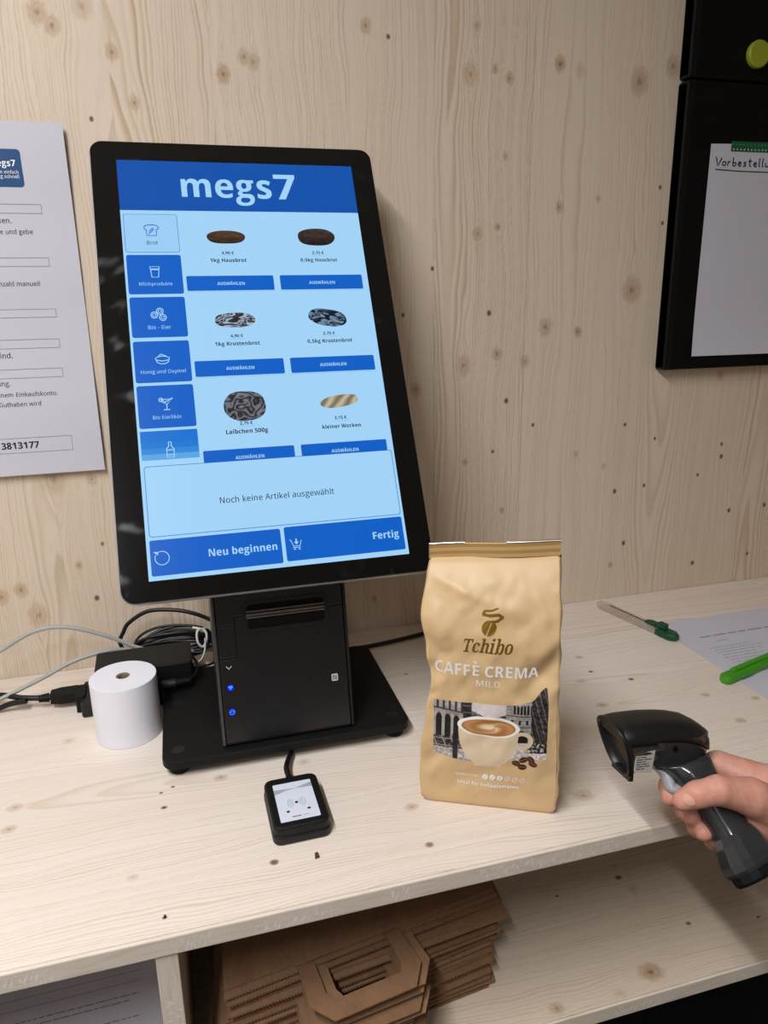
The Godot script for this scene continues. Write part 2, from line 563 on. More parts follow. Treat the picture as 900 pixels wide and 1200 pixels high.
# ---------------------------------------------------------------- checkout terminal
func terminal() -> void:
	var t := thing("checkout_terminal", "black self-checkout terminal with tall blue-lit portrait touch screen and built-in receipt printer", "checkout terminal", Vector3(-0.0531, 0.0, 0.19))
	var s := begin()
	slab(s, rrect(0.278, 0.212, 0.016, 6), 0.0, 0.010, 0.0015, flat_at(Vector3(0, 0.0105, 0.0025)))
	part(t, "base_plate", s, M.black_matt)
	for k in [[-1, -1], [1, -1], [-1, 1], [1, 1]]:
		s = begin()
		lathe(s, [Vector2(0.009, 0.0), Vector2(0.011, 0.002), Vector2(0.011, 0.0106)], 24, Vector3(k[0] * 0.122, 0, 0.0025 + k[1] * 0.089), true)
		part(t, "rubber_foot", s, M.deep_black)
	var dots := mat(Color(0.065, 0.065, 0.065), 0.45)
	for k in [[-0.122, 0.085], [-0.122, -0.02], [0.122, 0.085]]:
		s = begin()
		lathe(s, [Vector2(0.0075, 0.0), Vector2(0.0075, 0.0003)], 24, Vector3(k[0], 0.0205, k[1]), true)
		part(t, "screw_cover", s, dots)
	# printer column: side profile in z, y swept along x
	var prof := PackedVector2Array([Vector2(-0.075, 0.0205), Vector2(0.092, 0.0205), Vector2(0.0965, 0.0235), Vector2(0.064, 0.195), Vector2(0.046, 0.262), Vector2(0.002, 0.335), Vector2(-0.035, 0.335), Vector2(-0.040, 0.20)])
	var turn := Transform3D(Basis(Vector3(0, 0, 1), Vector3(0, 1, 0), Vector3(-1, 0, 0)), Vector3.ZERO)
	s = begin()
	slab(s, prof, -0.0705, 0.0705, 0.002, turn)
	var ph := part(t, "printer_housing", s, M.black_plastic)
	# side panels with silver front rim
	var prof2 := PackedVector2Array()
	for p in prof:
		prof2.append(p)
	prof2 = inset(prof2, -0.0006)
	prof2[0].y = 0.0205; prof2[1].y = 0.0205
	for sx in [-1.0, 1.0]:
		s = begin()
		slab(s, prof2, -0.0016, 0.0016, 0.0006, turn * Transform3D(Basis(), Vector3(0, 0, -sx * 0.0724)))
		part(t, "side_panel", s, mat(Color(0.33, 0.33, 0.34), 0.35, 0.6) if sx < 0 else M.black_plastic)
	# printer face frame: origin at lower middle of the face, y up along it
	var tilt := deg_to_rad(10.8)
	var face := Node3D.new()
	face.name = "printer_face"
	t.add_child(face)
	face.position = Vector3(0, 0.022, 0.0972)
	face.rotation = Vector3(-tilt, 0, 0)
	var grey := mat(Color(0.085, 0.086, 0.095), 0.27, 0.0, 0.5)
	# cover panel, lower glossy band
	s = begin()
	var cover := PackedVector2Array([Vector2(-0.0505, 0.0495), Vector2(0.0695, 0.0495), Vector2(0.0695, 0.1425), Vector2(-0.0495, 0.1425), Vector2(-0.0500, 0.099)])
	slab(s, PackedVector2Array([Vector2(-0.0695, 0.0035), Vector2(0.0695, 0.0035), Vector2(0.0695, 0.1425), Vector2(-0.0495, 0.1425), Vector2(-0.0495, 0.0970), Vector2(-0.0695, 0.0970)]), -0.0005, 0.0014, 0.0006)
	part(face, "cover", s, grey)
	s = begin()
	slab(s, rrect(0.0182, 0.0345, 0.001, 3, -0.0598, 0.1160), -0.0005, 0.0014, 0.0006)
	part(face, "latch", s, grey)
	s = begin()
	slab(s, PackedVector2Array([Vector2(-0.0695, 0.1345), Vector2(-0.0507, 0.1345), Vector2(-0.0507, 0.1438), Vector2(0.0695, 0.1438), Vector2(0.0695, 0.178), Vector2(-0.0695, 0.178)]), -0.0005, 0.0014, 0.0006)
	part(face, "top_panel", s, grey)
	# paper slot: raised rim, dark hollow, cutter bars
	s = begin()
	var rim := rrect(0.093, 0.034, 0.005, 5, 0.006, 0.1415)
	var hole := rrect(0.085, 0.027, 0.003, 5, 0.006, 0.1415)
	for i in rim.size():
		var j := (i + 1) % rim.size()
		var o0 := Vector3(rim[i].x, rim[i].y, 0.001); var o1 := Vector3(rim[j].x, rim[j].y, 0.001)
		var p0 := Vector3(rim[i].x, rim[i].y, 0.003) ; var p1 := Vector3(rim[j].x, rim[j].y, 0.003)
		var q0 := Vector3(hole[i].x, hole[i].y, 0.003); var q1 := Vector3(hole[j].x, hole[j].y, 0.003)
		quad(s, o0, o1, p1, p0)
		quad(s, p0, p1, q1, q0)
		quad(s, q0, q1, Vector3(q1.x, q1.y, 0.0015), Vector3(q0.x, q0.y, 0.0015))
	part(face, "slot_rim", s, M.black_plastic)
	s = begin()
	slab(s, hole, 0.0, 0.0018)
	part(face, "slot", s, M.deep_black)
	for b in [[0.1478, 0.0022, 0.0040], [0.1446, 0.0026, 0.0052], [0.1412, 0.0018, 0.0040]]:
		s = begin()
		box(s, Vector3(0.0055, b[0], 0.002 + b[2] / 2), Vector3(0.086, b[1], b[2]), 0.0006)
		part(face, "cutter_bar", s, mat(Color(0.45, 0.42, 0.40), 0.3, 0.85))
	s = begin()
	lathe(s, [Vector2(0.0012, -0.0003), Vector2(0.0012, 0.0004)], 12)
	var sc := part(face, "screw", s, M.deep_black)
	sc.transform = Transform3D(Basis(Vector3.RIGHT, PI / 2), Vector3(0.0394, 0.1141, 0.0014))
	# NFC mark and status icons
	var zf := 0.00155
	var mark := mat(Color(0.78, 0.78, 0.78), 0.6)
	s = begin()
	slab(s, rrect(0.0072, 0.0082, 0.0012, 4, 0.0549, 0.0605), 0.0014, zf)
	part(face, "contactless_mark", s, mark)
	s = begin()
	ribbon(s, PackedVector2Array([Vector2(0.0530, 0.0578), Vector2(0.0530, 0.0630), Vector2(0.0545, 0.0632), Vector2(0.0553, 0.0582)]), 0.0009, zf + 0.0001)
	ribbon(s, PackedVector2Array([Vector2(0.0545, 0.0632), Vector2(0.0555, 0.0578), Vector2(0.0568, 0.0580), Vector2(0.0568, 0.0632)]), 0.0009, zf + 0.0001)
	part(face, "contactless_symbol", s, M.deep_black)
	s = begin()
	ribbon(s, PackedVector2Array([Vector2(-0.0632, 0.0900), Vector2(-0.0622, 0.0882), Vector2(-0.0606, 0.0876), Vector2(-0.0590, 0.0882), Vector2(-0.0580, 0.0900)]), 0.0008, zf)
	ribbon(s, PackedVector2Array([Vector2(-0.0606, 0.0876), Vector2(-0.0606, 0.0860)]), 0.0008, zf)
	part(face, "status_icon", s, mark)
	var blue := glow(Color(0.02, 0.10, 1.0), 0.75)
	var cyan := glow(Color(0.25, 0.62, 1.0), 1.1)
	for k in 2:
		var c := Vector2(-0.0607, 0.0659) if k == 0 else Vector2(-0.0612, 0.0384)
		plate(face, "status_light", ellipse(0.0036, 0.0038, 20, c), zf, blue)
		s = begin()
		if k == 0:
			cap(s, rrect(0.0046, 0.0024, 0.0005, 3, c.x, c.y + 0.0008), zf + 0.0001, true, Transform3D())
			cap(s, rrect(0.0020, 0.0014, 0.0003, 3, c.x, c.y - 0.0014), zf + 0.0001, true, Transform3D())
		else:
			ribbon(s, ellipse(0.0026, 0.0026, 20, c), 0.0006, zf + 0.0001, true)
			ribbon(s, PackedVector2Array([c + Vector2(-0.0022, 0), c + Vector2(-0.0010, 0.0010), c, c + Vector2(0.0010, 0.0010), c + Vector2(0.0022, 0)]), 0.0006, zf + 0.0001)
		part(face, "status_light_symbol", s, cyan)
	display(t)

var UI := {}

func display(t: Node3D) -> void:
	var d := Node3D.new()
	d.name = "display"
	t.add_child(d)
	d.position = Vector3(-0.0501, 0.4369, 0.1877) - t.position
	d.rotation_order = EULER_ORDER_YXZ
	d.rotation = Vector3(deg_to_rad(-28.71), deg_to_rad(-0.19), 0)
	var out := rrect(0.3205, 0.519, 0.0135, 8, -0.0005, 0.002)
	var s := begin()
	slab(s, inset(out, -0.0014), -0.012, -0.0022, 0.0018)
	part(d, "display_frame", s, M.silver)
	s = begin()
	slab(s, inset(out, 0.012), -0.036, -0.011, 0.004)
	part(d, "back_cover", s, M.black_matt)
	s = begin()
	slab(s, out, -0.006, 0.0, 0.0007)
	nz.seed = 77
	var bz := mat(Color(0.028, 0.029, 0.032), 0.5, 0.0, 0.5)
	bz.roughness_texture = paint(160, 256, func(u, v):
		var n := nz.get_noise_2d(u * 7.0, v * 9.0) * 0.6 + nz.get_noise_2d(u * 26.0 + v * 14.0, v * 20.0) * 0.35
		var r := 0.10 + 0.22 * smoothstep(0.2, 0.7, n)
		return Color(r, r, r))
	bz.roughness = 1.0
	bz.uv1_triplanar = true
	bz.uv1_scale = Vector3(2.0, 2.0, 2.0)
	part(d, "bezel_glass", s, bz)
	# camera dot and touch key on the bezel
	plate(d, "camera_lens", ellipse(0.0018, 0.0018, 16, Vector2(0.0, 0.2505)), 0.0001, mat(Color(0.09, 0.09, 0.11), 0.1))
	screen_picture(t, d)

func screen_picture(t: Node3D, d: Node3D) -> void:
	var K := 1.0 / EXPOSURE
	var white := glow(Color(0.655, 0.855, 1.0), 0.93 * K)
	var pale := glow(Color(0.63, 0.83, 0.99), 0.93 * K)
	var blue := glow(Color(0.04, 0.385, 0.80), 0.93 * K)
	var navy := glow(Color(0.05, 0.335, 0.70), 0.9 * K)
	var dark := glow(Color(0.03, 0.06, 0.13), 0.9 * K)
	var soft := glow(Color(0.45, 0.68, 0.90), 0.9 * K)
	var s := begin()
	slab(s, rrect(0.2675, 0.4745, 0.0), -0.001, 0.0004)
	var scr := part(t, "screen", s, white)
	scr.transform = d.transform
	scr.set_meta("label", "lit blue and white shop menu screen")
	var z := 0.0005
	plate(scr, "header_bar", rrect(0.2675, 0.0630, 0.0, 1, 0.0, 0.2057), z, navy)
	lettering(scr, "megs", Vector2(-0.0160, 0.1985), 0.1010, z + 0.0001, white, "sans_bold")
	lettering(scr, "7", Vector2(0.0508, 0.2070), 0.0250, z + 0.0001, white, "sans_bold", 0, 0.0325)
	# category tiles
	var tops := [0.1695, 0.1195, 0.0690, 0.0178, -0.0324, -0.0824]
	var names := ["Brot", "Milchprodukte", "Bio - Eier", "Honig und Oxymel", "Bio Eierlikör", ""]
	for i in 6:
		var top: float = tops[i]
		var h := 0.0470 if i < 5 else 0.0375
		var c := Vector2(-0.1027, top - h / 2)
		if i == 0:
			plate(scr, "category_tile", rrect(0.0570, h, 0.0025, 4, c.x, c.y), z, blue)
			plate(scr, "tile_fill", rrect(0.0560, h - 0.001, 0.0022, 4, c.x, c.y), z + 0.0001, pale)
		elif i < 5:
			plate(scr, "category_tile", rrect(0.0572, h, 0.0025, 4, c.x, c.y), z, blue)
		else:
			# the tile that scrolls out of view fades on the screen itself
			for k in 6:
				var f := k / 5.0
				plate(scr, "category_tile", rrect(0.0572, h / 6, 0.0, 1, c.x, top - h * (k + 0.5) / 6), z, glow(Color(0.04, 0.46, 0.84).lerp(Color(0.655, 0.855, 1.0), f * f * f), 0.93 * K))
		if names[i] != "":
			lettering(scr, names[i], Vector2(c.x, top - 0.0353), [0.0115, 0.0345, 0.0235, 0.0455, 0.0290][i], z + 0.0002, dark if i == 0 else white)
		s = begin()
		var ic := Vector2(c.x, top - 0.0205)
		icon(s, i, ic, z + 0.0002)
		part(scr, "icon", s, blue if i == 0 else white)
	# goods
	var gx := [-0.0229, 0.0793]
	var names2 := [["1kg Hausbrot", "0,5kg Hausbrot"], ["1kg Krustenbrot", "0,5kg Krustenbrot"], ["Laibchen 500g", "kleiner Wecken"]]
	var price := [["4,90 €", "2,75 €"], ["4,90 €", "2,75 €"], ["2,75 €", "3,15 €"]]
	var wid := [[0.0395, 0.0425], [0.0480, 0.0510], [0.0440, 0.0430]]
	for r in 3:
		for c in 2:
			var y0 := -0.1005 * r
			var x: float = gx[c]
			loaf(scr, r * 2 + c, Vector2(x, 0.1415 + y0 + (0.0 if r < 2 else 0.0)), z)
			lettering(scr, price[r][c], Vector2(x, 0.1216 + y0), 0.0135, z, dark, "sans_bold")
			s = begin()
			ribbon(s, PackedVector2Array([Vector2(x - 0.009, 0.1182 + y0), Vector2(x + 0.009, 0.1182 + y0)]), 0.0003, z)
			part(scr, "rule", s, soft)
			lettering(scr, names2[r][c], Vector2(x, 0.1122 + y0), wid[r][c], z, dark, "sans_bold")
			var hb := 0.0180 if r < 2 else 0.0130
			plate(scr, "select_button", rrect(0.0950, hb, 0.0015, 3, x, 0.0937 + y0 - hb / 2), z, blue)
			lettering(scr, "AUSWÄHLEN", Vector2(x, 0.0846 + y0), 0.0300, z + 0.0001, white, "sans_bold")
			if r < 2:
				s = begin()
				ribbon(s, PackedVector2Array([Vector2(x - 0.049, 0.0745 + y0), Vector2(x + 0.049, 0.0745 + y0)]), 0.0003, z)
				part(scr, "rule", s, soft)
	# basket box and the two large buttons
	plate(scr, "basket_outline", rrect(0.2610, 0.0735, 0.003, 4, 0.0003, -0.1568), z + 0.0002, blue)
	plate(scr, "basket_box", rrect(0.2598, 0.0723, 0.0026, 4, 0.0003, -0.1568), z + 0.0003, white)
	lettering(scr, "Noch keine Artikel ausgewählt", Vector2(0.0015, -0.1623), 0.1195, z + 0.0004, dark)
	plate(scr, "restart_button", rrect(0.1300, 0.0362, 0.002, 4, -0.0656, -0.2148), z, blue)
	plate(scr, "done_button", rrect(0.1275, 0.0362, 0.002, 4, 0.0670, -0.2138), z, blue)
	lettering(scr, "Neu beginnen", Vector2(-0.0398, -0.2157), 0.0690, z + 0.0001, white, "sans_bold")
	lettering(scr, "Fertig", Vector2(0.1110, -0.2150), 0.0285, z + 0.0001, white, "sans_bold")
	s = begin()
	var arc := PackedVector2Array()
	for k in 29:
		var a := deg_to_rad(150.0 + 325.0 * k / 28.0)
		arc.append(Vector2(-0.1195, -0.2152) + Vector2(cos(a), sin(a)) * 0.0068)
	ribbon(s, arc, 0.0008, z + 0.0001)
	cap(s, PackedVector2Array([Vector2(-0.1278, -0.2085), Vector2(-0.1232, -0.2122), Vector2(-0.1228, -0.2085)]), z + 0.0001, true, Transform3D())
	part(scr, "icon", s, white)
	s = begin()
	var b := Vector2(0.0138, -0.2145)
	ribbon(s, PackedVector2Array([b + Vector2(-0.006, 0.005), b + Vector2(-0.0048, 0.0046), b + Vector2(-0.0022, -0.0020), b + Vector2(0.0045, -0.0020), b + Vector2(0.0062, 0.0036)]), 0.0008, z + 0.0001)
	ribbon(s, PackedVector2Array([b + Vector2(-0.0022, -0.0020), b + Vector2(-0.0030, -0.0036), b + Vector2(0.0048, -0.0036)]), 0.0007, z + 0.0001)
	for q in [-0.0012, 0.0036]:
		ribbon(s, ellipse(0.0009, 0.0009, 10, b + Vector2(q, -0.0052)), 0.0005, z + 0.0001, true)
	cap(s, rrect(0.0014, 0.0034, 0.0, 1, b.x + 0.0010, b.y + 0.0040), z + 0.0001, true, Transform3D())
	cap(s, PackedVector2Array([b + Vector2(0.0010, -0.0008), b + Vector2(0.0034, 0.0025), b + Vector2(-0.0014, 0.0025)]), z + 0.0001, true, Transform3D())
	part(scr, "icon", s, white)
	# light that the screen gives off
	var l := AreaLight3D.new()
	l.name = "screen_light"
	l.area_size = Vector2(0.26, 0.47)
	l.area_normalize_energy = true
	l.light_energy = 0.004
	l.light_color = Color(0.55, 0.78, 1.0)
	l.area_range = 6.0
	l.area_attenuation = 2.0
	l.shadow_enabled = true
	scr.add_child(l)
	l.transform = Transform3D(Basis(Vector3.UP, PI), Vector3(0, 0, 0.002))

func icon(s: SurfaceTool, i: int, c: Vector2, z: float) -> void:
	var w := 0.0010
	match i:
		0:
			var p := PackedVector2Array()
			for q in [Vector2(-5.2, -6), Vector2(5.2, -6), Vector2(5.2, 0.5), Vector2(7.2, 2.2), Vector2(7.6, 4.4), Vector2(6, 6.2), Vector2(3, 7), Vector2(-3, 7), Vector2(-6, 6.2), Vector2(-7.6, 4.4), Vector2(-7.2, 2.2), Vector2(-5.2, 0.5)]:
				p.append(c + q * 0.001)
			ribbon(s, p, w, z, true)
			ribbon(s, PackedVector2Array([c + Vector2(-0.0025, -0.001), c + Vector2(0.0022, 0.0035)]), w, z)
			ribbon(s, PackedVector2Array([c + Vector2(-0.0030, -0.0040), c + Vector2(0.0030, 0.0020)]), w, z)
		1:
			var p := PackedVector2Array()
			for q in [Vector2(-3.4, -6.4), Vector2(3.4, -6.4), Vector2(4.8, 6.2), Vector2(-4.8, 6.2)]:
				p.append(c + q * 0.001)
			ribbon(s, p, w, z, true)
			ribbon(s, PackedVector2Array([c + Vector2(-0.0040, 0.0030), c + Vector2(0.0042, 0.0030)]), w * 1.8, z)
		2:
			for q in [Vector2(1.6, 3.8), Vector2(-4.4, -0.6), Vector2(4.2, -3.6)]:
				ribbon(s, ellipse(0.0034, 0.0036, 18, c + q * 0.001), w, z, true)
				ribbon(s, ellipse(0.0017, 0.0018, 14, c + q * 0.001), w * 0.8, z, true)
		3:
			var p := PackedVector2Array()
			for q in [Vector2(-7.2, 1), Vector2(-5.6, -3.8), Vector2(-2.5, -5.6), Vector2(2.5, -5.6), Vector2(5.6, -3.8), Vector2(7.2, 1), Vector2(4, 2.6), Vector2(0, 3.2), Vector2(-4, 2.6)]:
				p.append(c + q * 0.001)
			ribbon(s, p, w, z, true)
			ribbon(s, PackedVector2Array([c + Vector2(-0.0064, -0.0012), c + Vector2(0, -0.0026), c + Vector2(0.0064, -0.0012)]), w, z)
			ribbon(s, PackedVector2Array([c + Vector2(-0.0040, 0.0026), c + Vector2(-0.0015, 0.0056), c + Vector2(0.0040, 0.0030)]), w, z)
		4:
			ribbon(s, PackedVector2Array([c + Vector2(-0.0055, 0.0046), c + Vector2(0.0062, 0.0046), c + Vector2(0.0004, -0.0010), c + Vector2(-0.0055, 0.0046)]), w, z)
			ribbon(s, PackedVector2Array([c + Vector2(0.0004, -0.0010), c + Vector2(0.0002, -0.0066)]), w, z)
			ribbon(s, PackedVector2Array([c + Vector2(-0.0030, -0.0068), c + Vector2(0.0034, -0.0068)]), w, z)
			ribbon(s, ellipse(0.0020, 0.0020, 14, c + Vector2(-0.0052, 0.0042)), w, z, true)
			ribbon(s, PackedVector2Array([c + Vector2(-0.0036, 0.0010), c + Vector2(0.0024, 0.0032), c + Vector2(0.0066, 0.0062)]), w, z)
		5:
			var p := PackedVector2Array()
			for q in [Vector2(-3.6, -8.6), Vector2(3.6, -8.6), Vector2(3.6, 0.6), Vector2(1.3, 3.4), Vector2(1.3, 8.0), Vector2(-1.3, 8.0), Vector2(-1.3, 3.4), Vector2(-3.6, 0.6)]:
				p.append(c + q * 0.001)
			ribbon(s, p, w, z, true)
			ribbon(s, PackedVector2Array([c + Vector2(-0.0034, -0.0008), c + Vector2(0.0034, -0.0008)]), w, z)
			ribbon(s, PackedVector2Array([c + Vector2(-0.0034, -0.0060), c + Vector2(0.0034, -0.0060)]), w, z)

# picture of a loaf on the screen
func loaf(scr: Node3D, i: int, c: Vector2, z: float) -> void:
	var rx: float = [0.0212, 0.0216, 0.0218, 0.0218, 0.0222, 0.0216][i]
	var ry: float = [0.0082, 0.0110, 0.0088, 0.0104, 0.0168, 0.0070][i]
	var off: Vector2 = [Vector2(0, 0), Vector2(0.0005, 0.0005), Vector2(0, -0.0010), Vector2(0.0008, -0.0005), Vector2(0.0005, -0.0005), Vector2(0.0012, -0.0005)][i]
	var rot: float = [0.0, 0.0, 0.0, -0.18, 0.0, 0.12][i]
	var dark: Color = [Color(0.20, 0.13, 0.09), Color(0.13, 0.09, 0.08), Color(0.18, 0.15, 0.16), Color(0.08, 0.10, 0.15), Color(0.15, 0.12, 0.12), Color(0.42, 0.37, 0.30)][i]
	var light: Color = [Color(0.40, 0.29, 0.20), Color(0.32, 0.26, 0.23), Color(0.62, 0.70, 0.78), Color(0.44, 0.55, 0.66), Color(0.55, 0.60, 0.66), Color(0.75, 0.72, 0.60)][i]
	nz.seed = 200 + i
	var tex := paint(64, 40, func(u, v):
		var x: float = (u - 0.5) * 2.0
		var y: float = (v - 0.5) * 2.0
		var n := nz.get_noise_2d(u * 4.0, v * 4.0)
		var k := 0.0
		if i < 2:
			k = clampf(0.35 - y * 0.35 + n * 0.25 + (0.35 * (0.5 + 0.5 * sin(x * 40.0)) if absf(y + 0.15) < 0.12 and absf(x) < 0.6 else 0.0), 0, 1)
		elif i == 4:
			k = clampf(0.5 + 0.5 * sin(sqrt(x * x + y * y) * 15.0 + atan2(y, x) * 1.0 + n * 5.0), 0, 1) * 0.75
		elif i == 5:
			k = clampf(0.6 + 0.4 * sin(x * 9.0 + y * 3.0), 0, 1)
		else:
			k = smoothstep(-0.25, 0.3, sin(x * 5.0 + n * 6.0 + y * 3.0) * 0.5 + n)
		return dark.lerp(light, k))
	var m := glow(Color(1, 1, 1), 1.0 / EXPOSURE)
	m.emission_texture = tex
	m.emission_operator = BaseMaterial3D.EMISSION_OP_MULTIPLY
	var v := PackedVector3Array(); var uv := PackedVector2Array(); var nr := PackedVector3Array(); var ix := PackedInt32Array()
	v.append(Vector3(c.x + off.x, c.y + off.y, z)); uv.append(Vector2(0.5, 0.5)); nr.append(Vector3.BACK)
	var n := 36
	for k in n:
		var a := TAU * k / n
		var q := Vector2(signf(cos(a)) * pow(absf(cos(a)), 0.8) * rx, signf(sin(a)) * pow(absf(sin(a)), 0.9) * ry) * (1.0 + 0.012 * sin(a * 5.0 + i))
		q = q.rotated(rot)
		v.append(Vector3(c.x + off.x + q.x, c.y + off.y + q.y, z))
		uv.append(Vector2(0.5 + 0.5 * cos(a), 0.5 - 0.5 * sin(a)))
		nr.append(Vector3.BACK)
		ix.append_array([0, 1 + (k + 1) % n, 1 + k])
	var arr := []
	arr.resize(Mesh.ARRAY_MAX)
	arr[Mesh.ARRAY_VERTEX] = v; arr[Mesh.ARRAY_NORMAL] = nr; arr[Mesh.ARRAY_TEX_UV] = uv; arr[Mesh.ARRAY_INDEX] = ix
	var am := ArrayMesh.new()
	am.add_surface_from_arrays(Mesh.PRIMITIVE_TRIANGLES, arr)
	part_mesh(scr, "loaf_picture", am, m)

# ---------------------------------------------------------------- paper notice on the wall
func notice_z(y: float) -> float:
	return 0.0016 + 0.007 * absf(y - 0.487) / 0.2 + 0.0008 * sin(y * 40.0)

func notice_on_wall() -> void:
	var t := thing("paper_notice", "large white printed paper sheet with blue logo and centre fold, on wooden wall", "paper notice", Vector3.ZERO)
	var x1 := -0.2416; var x0 := x1 - 0.297
	var y0 := 0.283; var y1 := 0.693
	var s := begin()
	s.set_smooth_group(1)
	var n := 40
	for i in n:
		var ya := lerpf(y0, y1, float(i) / n); var yb := lerpf(y0, y1, float(i + 1) / n)
		for k in 6:
			var xa := lerpf(x0, x1, k / 6.0); var xb := lerpf(x0, x1, (k + 1) / 6.0)
			quad(s, Vector3(xa, ya, notice_z(ya)), Vector3(xb, ya, notice_z(ya)), Vector3(xb, yb, notice_z(yb)), Vector3(xa, yb, notice_z(yb)))
			quad(s, Vector3(xb, ya, notice_z(ya) - 0.0002), Vector3(xa, ya, notice_z(ya) - 0.0002), Vector3(xa, yb, notice_z(yb) - 0.0002), Vector3(xb, yb, notice_z(yb) - 0.0002))
	part(t, "sheet", s, M.paper)
	var warp := func(q: Vector2, z: float) -> Vector3:
		return Vector3(q.x, q.y, notice_z(q.y) + z)
	var z := 0.00025
	var blue := mat(Color(0.06, 0.29, 0.49), 0.6)
	s = begin()
	# the logo patch follows the sheet in short strips
	var lp := rrect(0.082, 0.0402, 0.004, 4)
	var m := Vector2(-0.332, 0.6438)
	for k in lp.size():
		var a := m + lp[k]; var b := m + lp[(k + 1) % lp.size()]
		tri(s, warp.call(m, z), warp.call(a, z), warp.call(b, z))
	part(t, "logo_patch", s, blue)
	lettering(t, "megs7", Vector2(-0.2975, 0.6480), 0.028, z + 0.0002, M.white_ink, "sans_bold", 1, 0.0, warp)
	lettering(t, "m einfach", Vector2(-0.2955, 0.6398), 0.021, z + 0.0002, M.white_ink, "sans", 1, 0.0, warp)
	lettering(t, "ig schnell", Vector2(-0.2955, 0.6345), 0.021, z + 0.0002, M.white_ink, "sans", 1, 0.0, warp)
	var rows := [["ssen.", -0.311, 0.5868, 0.0], ["be und gebe", -0.2896, 0.5745, 0.0], ["Anzahl manuell", -0.2899, 0.5165, 0.0], ["sind.", -0.3323, 0.4325, 0.0], ["rung.", -0.3393, 0.3970, 0.0], ["deinem Einkaufskonto.", -0.2865, 0.3850, 0.0], ["d Guthaben wird", -0.3074, 0.3730, 0.0]]
	for r in rows:
		var txt: String = r[0]
		lettering(t, txt, Vector2(r[1], r[2]), txt.length() * 0.0036, z, M.ink, "sans", 1, 0.0, warp)
	lettering(t, "/ 3813177", Vector2(-0.3163, 0.3215), 0.052, z, M.ink, "sans_bold", 1, 0.0, warp)
	for b in [[-0.2765, 0.6053, 0.5955], [-0.2762, 0.5460, 0.5362], [-0.2763, 0.4866, 0.4770], [-0.2770, 0.4508, 0.4404], [-0.2776, 0.4153, 0.4047], [-0.2771, 0.3305, 0.3120]]:
		s = begin()
		for e in [[Vector2(-0.52, b[1]), Vector2(b[0], b[1])], [Vector2(b[0], b[1]), Vector2(b[0], b[2])], [Vector2(b[0], b[2]), Vector2(-0.52, b[2])]]:
			var d: Vector2 = (e[1] - e[0]).normalized()
			var q := Vector2(-d.y, d.x) * 0.00025
			quad(s, warp.call(e[0] - q, z), warp.call(e[1] - q, z), warp.call(e[1] + q, z), warp.call(e[0] + q, z))
		part(t, "form_box", s, M.ink_grey)

